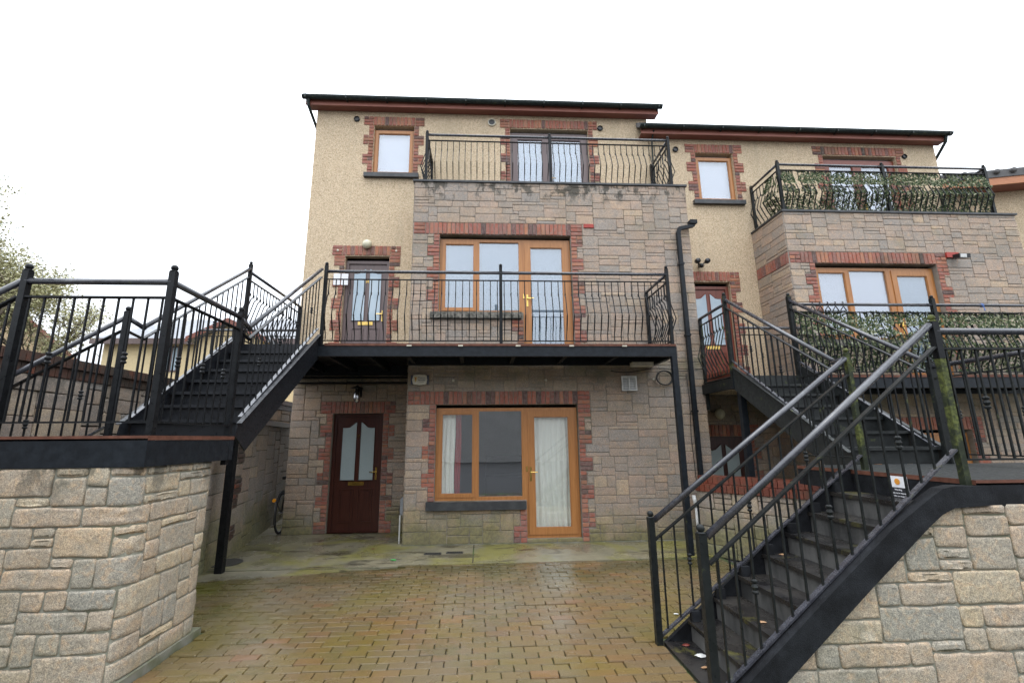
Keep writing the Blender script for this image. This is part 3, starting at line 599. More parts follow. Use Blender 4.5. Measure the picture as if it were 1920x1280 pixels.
# paper notices beside the upstairs door
for i, x in enumerate((-2.86, -2.71)):
    b = MB(); b.box(x, x+.13, 8.575, 8.579, 4.53, 4.76); o = b.build('paper_notice', 'paper'); tag(o, ('left' if i == 0 else 'right')+' one of two white paper sheets beside the grey-brown upstairs door', 'notice', 'notices beside the upstairs door')
# ------------------------------------------------------------ retaining walls
def stone_wall(name, label, pts, z0, z1, rad, wr, hr, m='stoneW', mo='mortarW', dep=.035, cell=.075, clip=None, hi=1, seed=3, coping=None, brick_rects=None, back=.35):
    rg = random.Random(seed); root = thing(name, label, 'wall', (pts[0][0], pts[0][1], z0)); path = Path(pts, rad); mp = lambda u, z, d_=0: path.at(u, z, d_)
    zt = z1 if callable(z1) else (lambda u: z1); mb = MB(); us = lines([0]+path.c, .25)
    for a, b in zip(us, us[1:]):
        mb.quad(mp(a, z0), mp(b, z0), mp(b, zt(b)), mp(a, zt(a))); mb.quad(mp(a, zt(a)), mp(b, zt(b)), mp(b, zt(b), -back), mp(a, zt(a), -back)); mb.quad(mp(a, z0, -back), mp(b, z0, -back), mp(b, zt(b), -back), mp(a, zt(a), -back))
    mb.quad(mp(0, z0), mp(0, zt(0)), mp(0, zt(0), -back), mp(0, z0, -back)); L = path.len; mb.quad(mp(L, z0), mp(L, zt(L)), mp(L, zt(L), -back), mp(L, z0, -back)); mb.build('wall_core', mo, root)
    top = max(zt(u) for u in us); P = Pieces(); zs = lines([z0, top], cell); xs = lines([0, path.len], cell*1.12); br = brick_rects or []
    cl = None
    if callable(z1) or clip:
        def cl(poly):
            def inside(p): return (clip(p) if clip else zt(p[0])-p[1]) > 0
            ins_ = [inside(p) for p in poly]
            if all(ins_): return 'in'
            if not any(ins_): return None
            out = []
            for i in range(4):
                p, q = poly[i], poly[(i+1) % 4]; a, b = ins_[i], ins_[(i+1) % 4]
                if a: out.append(p)
                if a != b:
                    lo, hi_ = (p, q) if a else (q, p)
                    for _ in range(12):
                        md = ((lo[0]+hi_[0])/2, (lo[1]+hi_[1])/2)
                        if inside(md): lo = md
                        else: hi_ = md
                    out.append(lo)
            xs_ = [p[0] for p in out]; zs_ = [p[1] for p in out]
            if max(xs_)-min(xs_) < .05 or max(zs_)-min(zs_) < .04: return None
            return out
    for a, b, c, e in pack(xs, zs, lambda x, z: inr(x, z, br), wr, hr, rg): P.pillow(mp, a, b, c, e, dep, .009, .006, .012, .005, rg, hi=hi, clip=cl)
    P.finish('stone', m, root, 300, 'stone_remainder', smooth=bool(hi))
    if br:
        Q = Pieces()
        for a, b, c, e in br: brick_stack(Q, mp, a, b, c, e, rg, max(1, round((e-c)/.075)), .02)
        Q.finish('brick', 'brickdark', root)
    if coping:
        Q = Pieces(); n = int(path.len/.075); h = coping['h']
        for i in range(n):
            a, b = path.len*i/n, path.len*(i+1)/n; z = zt(a)
            p0 = mp(a+.004, z, .05); p1 = mp(b-.004, z, .05); q0 = mp(a+.004, z, -.30); q1 = mp(b-.004, z, -.30)
            for k in range(coping.get('rows', 1)):
                up0 = Vector((0, 0, h*k/coping.get('rows', 1))); up1 = Vector((0, 0, h*(k+1)/coping.get('rows', 1)-.006)); ins_ = .0 if k == 0 else coping.get('step', 0)
                nn = (p0-q0).normalized()*ins_
                vs = [p0+up0-nn, p1+up0-nn, q1+up0, q0+up0, p0+up1-nn, p1+up1-nn, q1+up1, q0+up1]
                pr = proj(p0); pr2 = proj(p1+Vector((0, 0, h))); sz = abs(pr[0]-pr2[0])*abs(pr[1]-pr2[1]) if pr and pr2 else 0
                Q.add(vs, [(0, 3, 2, 1), (4, 5, 6, 7), (0, 1, 5, 4), (1, 2, 6, 5), (2, 3, 7, 6), (3, 0, 4, 7)], rg.random(), sz)
        Q.finish('coping_brick', coping['m'], root, 200, 'coping_remainder')
    return root
wl = stone_wall('retaining_wall', 'left, rounded-corner tan and grey stone retaining wall under the left black deck', [(-8.0, 3.46), (-2.40, 3.46), (-2.40, 4.41), (-3.44, 4.42)], .05, 1.425, .13, (2, 6), (1, 3, (2, 5, 3)), cell=.066, dep=.012, seed=11)
b = MB()
for a, c in (((-8, 3.47), (-2.37, 3.47)), ): b.box(-8, -2.37, 3.44, 4.43, -.02, .055)
b.build('footing', 'plinth', wl)
rebase(wl)
# passage wall: from under the stair back beside the house
wp = stone_wall('passage_wall', 'damp dirty stone and brick wall beside the passage left of the house', [(-3.44, 4.44), (-3.46, 6.4), (-3.80, 8.4), (-4.45, 11.8)], -.02, lambda u: 1.40 if u < 2.3 else 1.86, .05, (4, 7), (2, 4, (3, 4, 2)), 'stoneD', 'mortarD', .016, .085, hi=0, seed=5,
    brick_rects=[(2.66, 2.98 if i % 2 else 2.87, .2+.215*i, .2+.215*(i+1)) for i in range(7) if i not in (1, 4)])
Q = MB(); pp = Path([(-3.46, 6.75), (-3.80, 8.4), (-4.45, 11.8)], .05); us = [pp.len*i/10 for i in range(11)]
Q.sweep([pp.at(u, 1.90, -.1) for u in us], [(-.17, -.045), (.17, -.045), (.17, .045), (-.17, .045)]); Q.build('coping', 'brickdark', wp); rebase(wp)
wb_ = stone_wall('boundary_wall', 'dark brick-coped stone boundary wall behind the left deck railing', [(-4.55, 1.6), (-4.62, 12.5)], .6, 2.28, .03, (3, 6), (1, 4, (1, 4, 4, 2)), 'stoneD', 'mortarD', .03, .085, hi=0, seed=8, coping=dict(h=.22, m='brickdark', rows=2, step=-.03)); rebase(wb_)
# wall under the right hand deck and along the right flight
def rclip(p):   # p=(u,z): u measured from X=.6
    x = p[0]+.6; line = (x-1.75)*.787+.21
    return min(1.155, line)-p[1]
wr_ = stone_wall('retaining_wall', 'tan and grey stone retaining wall under the right-hand steps with black sloping band', [(.6, 2.97), (7.6, 2.97)], -.02, 1.155, .05, (2, 6), (1, 3, (2, 5, 3)), cell=.066, dep=.012, seed=14, clip=rclip, back=.04); rebase(wr_)
core = [c for c in wr_.children if c.name.startswith('wall_core')][0]
cm = MB(); cm.prism([(1.50, 2.97, -.02), (7.6, 2.97, -.02), (7.6, 2.97, 1.155), (2.97, 2.97, 1.155)], (0, .03, 0)); cm.prism([(-.02+7.58, 3.0, -.02), (7.6, 3.0, -.02), (7.6, 3.0, 1.1), (7.58, 3.0, 1.1)], (0, 4, 0)); me = cm.mesh('wall_core'); me.materials.append(M['mortarW']); me.transform(Matrix.Translation(-wr_.location)); core.data = me; core.matrix_basis = Matrix.Identity(4)
lw = stone_wall('low_wall', 'low stone wall with wet red brick coping between the courtyard and the right-hand house', [(3.14, 6.80), (3.27, 6.60), (4.32, 5.28)], -.02, .84, .05, (3, 6), (1, 3, (2, 5, 3)), 'stoneD', 'mortarD', .02, .075, hi=0, seed=9, coping=dict(h=.21, m='brickwet', rows=2, step=.09)); rebase(lw)
# ------------------------------------------------------------ ground
outer = [(-300, -300), (300, -300), (300, 300), (-300, 300)]; hole = [(3.45, 6.75), (3.45, 8.61), (14, 8.61), (14, 4.15), (4.45, 4.15), (4.45, 5.4)]
tri = tessellate_polygon([[Vector((x, y, 0)) for x, y in outer], [Vector((x, y, 0)) for x, y in hole]]); al = outer+hole
me = bpy.data.meshes.new('ground'); me.from_pydata([(x, y, -.03) for x, y in al], [], [tuple(t) for t in tri]); me.update(); struct(link('ground', me, 'asphalt'))
b = MB(); b.quad(*[(x, y, -.47) for x, y in hole])
for i in range(6): p, q = hole[i], hole[(i+1) % 6]; b.quad((*p, -.47), (*q, -.47), (*q, -.03), (*p, -.03))
struct(b.build('sunken_courtyard', 'concrete'))
def apron_y(x): return 6.0+.19*(x+3.2) if x < -1.0 else 6.42
b = MB(); b.prism([(-3.44, 5.9, -.02), (-2.2, 6.12, -.02), (-1.05, 6.45, -.02), (2.0, 6.52, -.02), (3.2, 6.6, -.02), (3.5, 7.6, -.02), (-1.2, 7.6, -.02), (-1.22, 8.75, -.02), (-3.44, 8.75, -.02), (-4.4, 11.8, -.02), (-4.45, 11.8, -.02), (-3.8, 8.4, -.02)], (0, 0, .02)); ap = b.build('concrete_apron', 'concrete'); struct(ap)
b = MB(); b.box(-.11, -.095, 6.5, 7.55, .001, .003); b.build('expansion_joint', 'joint', ap)
b = MB(); b.box(-3.43, -1.3, 6.37, 6.385, .001, .003); b.build('expansion_joint', 'joint', ap)
pv = MB(); pv.quad((-3.44, 1.0, -.018), (3.3, 1.0, -.018), (3.3, 6.7, -.018), (-3.44, 6.7, -.018)); paving = pv.build('block_paving', 'joint'); struct(paving)
PV = Pieces(); rgp = random.Random(4)
def pav(u, z, d_=0): return Vector((u, z, d_-.016))
row = 0; y = 1.6
LX = lambda y_: -2.36 if y_ < 4.44 else -3.42
while y < 6.5:
    x = -2.36-.2+.1*(row % 2)+rgp.uniform(-.006, .006)+(0 if y < 4.44 else -1.1)
    lim = 3.2 if y > 4.05 else 1.44+(.0 if y > 3.9 else .0)
    while x < lim:
        w = .2; xa, xb = max(x, LX(y)), min(x+w, lim)
        yt = min(y+.1, 5.9+.19*((xa+xb)/2+3.4) if (xa+xb)/2 < -1.05 else 6.45)
        if xb-xa > .04 and yt-y > .03:
            sag = mn.noise(Vector((xa*.8, y*.8, 0)))*.006
            q0 = len(PV.l); PV.pillow(pav, xa, xb, y, yt, .019+sag*.4, .006, .003, .006, .0015, rgp)
        x += w
    y += .1; row += 1
PV.finish('paver', 'paver', paving, 300, 'paver_remainder')
# dark flag at the foot of the right flight
b = MB(); b.box(1.46, 1.72, 2.0, 3.99, -.015, .008); fl = b.build('foot_slab', 'step'); struct(fl)
# covers and grates in the apron
b = MB(); b.lathe((-3.42, 6.78, 0), [(.22, .001), (.22, .006), (.19, .007), (.186, .005), (.02, .0055)], 28); o = b.build('manhole_cover', 'iron', None); tag(o, 'round dark iron manhole cover in the concrete beside the left column', 'manhole cover')
for i, x in enumerate((-.80, -.49)):
    t = thing('drain_grate', ('left' if i == 0 else 'right')+' one of two small black drain grates set in the concrete below the window', 'drain grate', (x, 6.99+.04*i, 0), 0, 'drain grates below the window'); b = MB(); ring(b, 0, .24, 0, .001, 0, .0, 0) if 0 else None
    q = MB(); q.box(0, .24, 0, .015, .001, .008); q.box(0, .24, .085, .10, .001, .008); q.box(0, .015, .015, .085, .001, .008); q.box(.225, .24, .015, .085, .001, .008); q.build('grate_frame', 'iron', t)
    q = MB(); q.box(.015, .225, .015, .085, .0005, .0015); q.build('grate_pit', 'black', t)
    for k in range(7): q = MB(); q.box(.035+k*.027, .043+k*.027, .015, .085, .002, .007); q.build('grate_bar', 'iron', t)
# ------------------------------------------------------------ railings
SH = {}
def baluster_mesh(kind, L):
    key = (kind, round(L, 3))
    if key in SH: return SH[key]
    b = MB()
    if kind == 'straight': b.bar([(0, 0, 0), (0, 0, L)], .012, .012)
    elif kind == 'collar':
        b.bar([(0, 0, 0), (0, 0, L)], .012, .012); h = L*.5; b.lathe((0, 0, h-.045), [(.008, 0), (.02, .008), (.02, .018), (.012, .026), (.021, .045), (.012, .064), (.02, .072), (.02, .082), (.008, .09)], 8)
    else:   # bellied bar, bow towards local -Y
        P = [(0, 0, 0), (0, 0, .10*L), (0, -.03, .16*L), (0, -.115, .40*L), (0, -.03, .72*L), (0, .012, .765*L), (0, 0, .80*L), (0, 0, L)]
        b.bar(P, .012, .012, up=(0, 1, 0)); b.box(-.008, .008, -.006, .018, .745*L, .79*L); b.bar([(0, -.032, .16*L), (0, -.116, .395*L)], .016, .014, up=(0, 1, 0))
    me = b.mesh('baluster'); SH[key] = me; return me
def railing(root, p0, p1, H, kind='straight', sp=.11, m='metal', rail_r=.024, low=.11, mid=.125, ends=(.04, .04), coll=4, post=None, flatbar=.04, skip_rail=False):
    """p0,p1 = foot points (x,y,z of the walking line); vertical height H of the hand rail"""
    p0, p1 = Vector(p0), Vector(p1); d_ = p1-p0; L = Vector((d_.x, d_.y)).length; up = Vector((0, 0, 1)); rz = math.atan2(d_.y, d_.x)
    n_ = 10
    if not skip_rail: b = MB(); b.tube([p0+up*H, p1+up*H], rail_r, n_); b.build('hand_rail', 'rail', root, True)
    b = MB(); b.bar([p0+up*(H-mid), p1+up*(H-mid)], flatbar, .012); b.build('upper_rail', m, root)
    b = MB(); b.bar([p0+up*low, p1+up*low], flatbar, .012); b.build('lower_rail', 'rail' if abs(d_.z) > .3 and flatbar > .035 else m, root)
    k = max(1, int((L-.06)/sp)); me = baluster_mesh(kind, H-mid-low); mc = baluster_mesh('collar', H-mid-low) if kind == 'straight' else None
    mm = None
    for i in range(k+1):
        t = (i+.5)/(k+1); q = p0+d_*t+up*low; use = mc if (mc and coll and i % coll == coll//2) else me
        o = link('baluster', use if not use.materials or use.materials[0] == M[m] else use.copy(), m, root, q, rz)
        if o.data.materials[0] != M[m]:
            o.data.materials.clear(); o.data.materials.append(M[m]); SH[(kind if use is me else 'collar', round(H-mid-low, 3))] = o.data
def post(root, x, y, z0, z1, w=.05, m='metal', ball=True, name='post'):
    b = MB(); b.box(x-w/2, x+w/2, y-w/2, y+w/2, z0, z1-.055 if ball else z1); o = b.build(name, m, root)
    if ball: q = MB(); q.lathe((x, y, z1-.055), [(w*.62, 0), (w*.62, .006), (w*.3, .01), (w*.3, .016)], 10); q.ball((x, y, z1-.024), .026 if w > .0455 else .022, 10); q.build('finial', m, o, True)
    return o
def flight(root, x0, x1, y0, z0, y1, z1, n, m, sx=.012, axis='y', depth=.24):
    """steel flight climbing from (y0,z0) to (y1,z1); n risers"""
    r_ = (z1-z0)/n; g = (y1-y0)/(n-1) if n > 1 else .25
    for i in range(n):
        y = y0+g*i; z = z0+r_*(i+1)
        b = MB(); b.box(x0+.01, x1-.01, y+.012, y+.02, z-r_+.001, z-.004); b.build('riser', m, root)
        if i < n-1: b = MB(); b.box(x0+.01, x1-.01, y-.022, y+g+.012, z-.006, z+.001); b.box(x0+.01, x1-.01, y-.026, y-.018, z-.03, z+.003); b.build('tread', m, root)
    for x in (x0-.03, x1-.03+.06-.06+.0):
        pass
    for x in (x0-.005, x1+.005):
        s = -1 if x < (x0+x1)/2 else 1; b = MB(); sl_ = (z1-z0)/(y1-y0+g); a0 = (y0-.12, z0+.02); a1 = (y1+.05, z1+.03)
        b.prism([(x, a0[0], a0[1]-.02), (x, a0[0]+.02, a0[1]+.10), (x, a1[0]-.05, a1[1]+.10), (x, a1[0]+.06, a1[1]+.02), (x, a1[0]+.06, a1[1]-.2), (x, a0[0]+.22, a0[1]-.16)], (s*.012, 0, 0))
        b.prism([(x, a0[0]+.02, a0[1]+.10), (x, a1[0]-.05, a1[1]+.10), (x, a1[0]-.05, a1[1]+.108), (x, a0[0]+.02, a0[1]+.108)], (s*.05, 0, 0)); b.build('stringer', m, root)
def plank_deck(root, x0, x1, y0, y1, z, m='deckedge', n=None, beam='beam', h=.19):
    b = MB(); b.box(x0, x1, y0, y1, z-.012, z); b.build('deck_plate', 'treadmoss', root); b = MB(); b.box(x0, x1+.004, y0-.004, y0-.0005, z-.018, z+.002); b.box(x1+.0005, x1+.004, y0, y1, z-.03, z+.002); b.box(x0-.004, x0-.0005, y0, y1, z-.03, z+.002); b.build('deck_edge', m, root)
    for nm, bb in (('edge_beam', (x0, x1, y0+.002, y0+.07)), ('edge_beam', (x0, x1, y1-.07, y1)), ('edge_beam', (x0+.002, x0+.07, y0+.07, y1-.07)), ('edge_beam', (x1-.07, x1-.002, y0+.07, y1-.07))):
        b = MB(); b.box(bb[0], bb[1], bb[2], bb[3], z-.03-h, z-.031); b.build(nm, beam, root)
    k = max(2, int((x1-x0)/.9))
    for i in range(1, k): x = x0+(x1-x0)*i/k; b = MB(); b.box(x-.03, x+.03, y0+.07, y1-.07, z-.13, z-.013); b.build('joist', beam, root)
# ---- left deck, stair and first floor balcony of the central house
L1 = thing('steel_stair', 'black steel landing and steps on the left climbing to the central balcony', 'staircase', (-2.4, 3.5, 1.42))
plank_deck(L1, -8.0, -2.36, 3.44, 4.60, 1.640, h=.185)
for x, y in ((-2.39, 3.50), (-3.47, 3.50)): post(L1, x, y, 1.44, 2.945, .047)
post(L1, -2.40, 4.55, 1.38, 2.91, .047); post(L1, -3.49, 4.55, 1.5, 2.91, .047)
railing(L1, (-3.47, 3.50, 1.64), (-2.39, 3.50, 1.64), 1.165, sp=.112, coll=5, low=.10); railing(L1, (-2.39, 3.53, 1.64), (-2.40, 4.52, 1.64), 1.165, sp=.11, coll=3, low=.10)
# rails going down to the street, left
sl_ = .60
railing(L1, (-5.6, 3.50, 1.64-2.13*sl_), (-3.50, 3.50, 1.64), 1.165, sp=.112, coll=5, low=.10); railing(L1, (-6.3, 4.55, 1.64-2.8*sl_), (-3.52, 4.55, 1.64), 1.15, sp=.112, coll=4, low=.10)
# flight up
XA, XB = -3.45, -2.38
flight(L1, XA, XB, 4.74, 1.64, 6.62, 2.965, 8, 'tread')
for x, c in ((XB, 4), (XA, 4)):
    b = MB(); xx = x-.02 if x == XB else x; b.tube([(-2.40 if x == XB else -3.49, 4.55, 2.80), (xx, 4.75, 2.735)], .024, 10); b.build('hand_rail', 'rail', L1, True)
    b = MB(); b.bar([(-2.40 if x == XB else -3.49, 4.55, 2.67), (xx, 4.78, 2.62)], .04, .012); b.build('upper_rail', 'metal', L1)
    railing(L1, (xx, 4.74, 1.66), (xx, 6.66, 3.03), 1.09, sp=.112, coll=c, low=.17)
post(L1, -3.23, 6.30, 0, 1.75, .088, 'metal', False, 'column'); rebase(L1)
B1 = thing('balcony', 'black steel balcony with bellied bars across the first floor of the central house', 'balcony', (-2.33, 6.67, 2.96))
ZD = 2.965
b = MB(); b.box(-3.46, -2.28, 6.66, 8.60, ZD-.012, ZD); b.box(-2.28, 2.93, 6.63, 7.585, ZD-.012, ZD+.002); b.box(-2.28, -1.23, 7.585, 8.60, ZD-.012, ZD+.002); b.build('deck_plate', 'tread', B1)
b = MB(); b.box(-2.27, 2.94, 6.622, 6.632, ZD-.028, ZD+.006); b.build('deck_edge', 'deckedge', B1)
for x in (-1.05, -.30, .55, 1.35, 2.15): b = MB(); b.box(x-.035, x+.035, 6.612, 6.632, ZD-.036, ZD-.016); b.build('edge_clip', 'cream', B1)
b = MB(); b.box(-3.46, 2.95, 6.635, 6.70, ZD-.18, ZD-.028); b.build('front_beam', 'beam', B1)
b = MB(); b.box(2.885, 2.95, 6.70, 7.60, ZD-.18, ZD-.028); b.build('side_beam', 'beam', B1)
b = MB(); b.box(-3.46, -1.25, 8.50, 8.57, ZD-.2, ZD-.02); b.build('wall_beam', 'beam', B1)
b = MB(); b.box(-1.20, 2.88, 7.52, 7.59, ZD-.17, ZD-.02); b.build('wall_beam', 'beam', B1)
b = MB(); b.box(-3.46, -3.39, 6.70, 8.50, ZD-.2, ZD-.02); b.build('side_beam', 'beam', B1)
for x in (-2.9, -2.3, -1.7): b = MB(); b.box(x-.03, x+.03, 6.70, 8.50, ZD-.15, ZD-.013); b.build('joist', 'beam', B1)
for x in (-1.1, -.3, .5, 1.3, 2.1): b = MB(); b.box(x-.03, x+.03, 6.70, 7.52, ZD-.15, ZD-.013); b.build('joist', 'beam', B1)
for z in (2.72, 2.62): b = MB(); b.tube([(-3.4, 8.54, z), (-1.3, 8.54, z)], .02, 8); b.build('pipe', 'metal', B1)
for x in (-2.335, .30, 2.905): post(B1, x, 6.665, ZD-.02, 4.235, .046)
post(B1, -3.45, 6.66, ZD-.1, 4.235, .045); post(B1, -3.42, 8.53, ZD, 4.06, .05, ball=False); post(B1, 2.905, 7.57, ZD, 4.10, .05, ball=False)
rk = dict(kind='belly', sp=.105, low=.055, mid=.125, flatbar=.03)
railing(B1, (-2.335, 6.665, ZD), (.30, 6.665, ZD), 1.125, **rk); railing(B1, (.30, 6.665, ZD), (2.905, 6.665, ZD), 1.125, **rk)
railing(B1, (2.905, 6.665, ZD), (2.905, 7.57, ZD), 1.125, **rk); railing(B1, (-3.42, 8.53, ZD), (-3.45, 6.66, ZD), 1.10, **rk)
post(B1, 2.905, 6.66, 0, ZD-.18, .078, 'beam', False, 'column'); rebase(B1)
T1 = thing('balcony_railing', 'black bellied railing around the top floor terrace of the central house', 'railing', (-1.0, 7.7, 6.22)); ZR = 6.225
for x in (-1.02, 1.30, 3.60): post(T1, x, 7.69, ZR, 7.30, .05)
post(T1, -1.02, 8.56, ZR, 7.26, .045, ball=False); post(T1, 3.60, 8.56, ZR, 7.26, .045, ball=False)
tk = dict(kind='belly', sp=.11, low=.03, mid=.12, flatbar=.03)
railing(T1, (-1.02, 7.69, ZR), (1.30, 7.69, ZR), .985, **tk); railing(T1, (1.30, 7.69, ZR), (3.60, 7.69, ZR), .985, **tk); railing(T1, (3.60, 7.69, ZR), (3.60, 8.56, ZR), .985, **tk); railing(T1, (-1.02, 8.56, ZR), (-1.02, 7.69, ZR), .985, **tk); rebase(T1)
# ---- right hand house
T2 = thing('balcony_railing', 'black bellied railing hung with camouflage netting around the top terrace of the right-hand house', 'railing', (5.7, 7.7, 5.76)); ZR2 = 5.765
for x in (5.73, 7.85, 9.97): post(T2, x, 7.69, ZR2, 6.84, .05, 'metalsome')
post(T2, 5.73, 8.56, ZR2, 6.80, .045, 'metalsome', False); post(T2, 9.97, 8.56, ZR2, 6.80, .045, 'metalsome', False)
for a, c in (((5.73, 7.69), (7.85, 7.69)), ((7.85, 7.69), (9.97, 7.69)), ((9.97, 7.69), (9.97, 8.56)), ((5.73, 8.56), (5.73, 7.69))): railing(T2, (*a, ZR2), (*c, ZR2), .985, m='metalsome', **tk)
rebase(T2)
ZE = 2.49
B2 = thing('balcony', 'mossy black steel balcony hung with camouflage netting on the right-hand house', 'balcony', (3.8, 6.67, 2.49))
b = MB(); b.box(3.78, 9.80, 6.63, 7.585, ZE-.012, ZE+.002); b.box(3.84, 5.65, 7.585, 8.60, ZE-.012, ZE+.002); b.build('deck_plate', 'treadmoss', B2)
b = MB(); b.box(4.86, 9.8, 6.622, 6.632, ZE-.028, ZE+.006); b.build('deck_edge', 'deckedge', B2)
b = MB(); b.box(3.77, 9.80, 6.635, 6.70, ZE-.19, ZE-.028); b.build('front_beam', 'beam', B2)
b = MB(); b.box(3.77, 3.83, 6.70, 7.62, ZE-.19, ZE-.028); b.build('side_beam', 'metalsome', B2)
b = MB(); b.box(5.7, 9.8, 7.52, 7.59, ZE-.2, ZE-.03); b.build('wall_beam', 'beam', B2)
for x in (4.4, 5.2, 6.0, 6.8, 7.6, 8.4, 9.2): b = MB(); b.box(x-.03, x+.03, 6.70, 7.52, ZE-.15, ZE-.013); b.build('joist', 'beam', B2)
b = MB(); b.box(3.835, 3.845, 6.75, 7.55, ZE+.0, ZE+.13); b.build('red_board', 'redwood', B2)
post(B2, 3.79, 6.665, ZE-.15, 3.80, .048, 'metalmoss'); post(B2, 4.83, 6.665, ZE-.02, 3.80, .055, 'metalsome'); post(B2, 7.20, 6.665, ZE-.02, 3.78, .055, 'metalsome'); post(B2, 9.78, 6.665, ZE-.02, 3.78, .055, 'metalsome'); post(B2, 3.84, 7.60, ZE-.45, 3.62, .05, 'metalsome', False)
for a, c in (((3.79, 6.665), (3.84, 7.60)), ((4.83, 6.665), (7.20, 6.665)), ((7.20, 6.665), (9.78, 6.665))): railing(B2, (*(a if a[0] > 4 else c), ZE), (*(c if a[0] > 4 else a), ZE), 1.13, m='metalsome' if a[0] > 4 else 'metalmoss', **rk)
railing(B2, (4.55, 7.62, ZE), (5.68, 7.62, ZE), .98, sp=.1, m='metalsome', coll=6)
post(B2, 3.89, 6.66, -.47, ZE-.19, .085, 'beam', False, 'column'); post(B2, 8.6, 6.67, -.47, ZE-.19, .085, 'beam', False, 'column')
for i in range(5):
    x = 5.18+i*.125; b = MB(); zz = ZE+1.13; b.tube([(x-.05, 6.64, zz-.11), (x, 6.63, zz-.035), (x+.05, 6.64, zz-.11)], .009, 6, up=(0, 1, 0)); b.tube([(x, 6.63, zz-.05), (x, 6.625, zz+.03), (x+.015, 6.66, zz+.04)], .007, 6, up=(0, 1, 0)); b.tube([(x-.055, 6.64, zz-.11), (x+.055, 6.64, zz-.11)], .006, 6); tag(b.build('clothes_hanger', 'black'), '%s from the left of five black hangers on the right-hand balcony rail' % ('first', 'second', 'middle one, third', 'fourth', 'last, fifth')[i], 'hanger', 'hangers on the balcony rail')
b = MB(); b.lathe((8.02, 6.665, ZE+1.13), [(.03, -.02), (.034, 0), (.03, .02)], 10, 'x'); b.tube([(8.02, 6.64, ZE+1.12), (8.01, 6.62, ZE+1.03)], .008, 6); tag(b.build('blue_tie', 'blue'), 'small blue tie knotted round the right-hand balcony rail', 'tie')
rebase(B2)
L2 = thing('steel_stair', 'mossy black steel landing and upper flight climbing to the right-hand house door', 'staircase', (3.3, 3.0, 1.15)); ZL = 1.305
plank_deck(L2, 3.235, 8.0, 2.96, 4.68, ZL, h=.15, beam='blackpaint')
post(L2, 3.21, 3.0, 1.12, 2.44, .042, 'metalheavy'); post(L2, 3.36, 3.98, 1.26, 2.39, .04, 'metalheavy'); post(L2, 4.86, 4.66, ZL, 2.42, .06, 'metalsome')
q = MB(); q.box(3.187, 3.233, 2.977, 3.023, 2.12, 2.385); q.build('post_sleeve', 'metal', L2)
railing(L2, (3.21, 3.0, ZL), (4.86, 3.0, ZL), 1.01, sp=.112, m='metalsome', coll=5, low=.13); railing(L2, (4.86, 3.03, ZL), (4.86, 4.63, ZL), 1.01, sp=.112, m='metalsome', coll=5, low=.1)
railing(L2, (3.36, 4.0, ZL), (3.36+.0, 4.66, ZL), 1.02, sp=.15, m='metalsome', coll=0, low=.1, skip_rail=True)
b = MB(); b.tube([(3.36, 3.98, 2.33), (3.60, 4.3, 2.34), (3.80, 4.70, 2.37)], .024, 10); b.build('hand_rail', 'rail', L2, True)
flight(L2, 3.80, 4.84, 4.72, ZL, 6.60, ZE, 7, 'treadmoss')
for x in (3.80, 4.83): railing(L2, (x, 4.70, ZL+.02), (x, 6.66, ZE+.12), 1.07, sp=.112, m='metal', coll=5, low=.12)
rebase(L2)
# lower flight: masonry steps with a black painted band on the wall side
L3 = thing('stone_steps', 'wet slate-topped steps with pale risers and black hand rails rising to the right-hand deck', 'steps', (1.5, 3.0, 0))
for i in range(8):
    x = 1.69+.2235*i; z = .161*(i+1)
    if i < 7: b = MB(); b.box(x-.02, x+.2235+.01, 3.0, 3.99, z-.03, z); b.build('tread', 'step', L3)
    b = MB(); b.box(x+.002, x+.012, 3.0, 3.99, z-.161, z-.031 if i < 7 else z-.01); b.build('riser', 'riser' if i < 7 else 'blackpaint', L3)
    if i < 7: b = MB(); b.box(x-.004, x+.06, 3.93, 3.985, z+.001, z+.028+.05); b.build('step_bracket', 'blackpaint', L3)
b = MB(); b.prism([(1.47, 3.99, -.01), (1.70, 3.99, -.01), (3.25, 3.99, 1.10), (3.25, 3.99, 1.31), (3.16, 3.99, 1.31)], (0, .04, 0)); b.build('far_stringer', 'blackpaint', L3)
b = MB(); P = [(1.33, -.02), (1.53, -.02), (1.75, .17), (2.37, .67), (2.83, 1.03), (2.93, 1.10), (3.02, 1.14), (3.30, 1.155), (3.30, 1.27), (3.06, 1.275), (2.97, 1.26), (2.88, 1.21), (2.58, 1.02), (2.16, .69), (1.54, .19)]
b.prism([(x, 2.925, z) for x, z in P], (0, .085, 0)); b.build('black_painted_band', 'blackpaint', L3)
post(L3, 1.41, 3.955, 0, 1.0, .05, 'metalsome'); post(L3, 1.385, 3.0, 0, 1.06, .052, 'metalsome')
railing(L3, (1.44, 3.97, -.10), (3.34, 3.98, 1.27), 1.02, sp=.112, m='metalsome', coll=5, low=.16, mid=.15); railing(L3, (1.42, 3.0, -.045), (3.18, 3.0, 1.33), 1.03, sp=.112, m='metalsome', coll=5, low=.17, mid=.16)
rebase(L3)
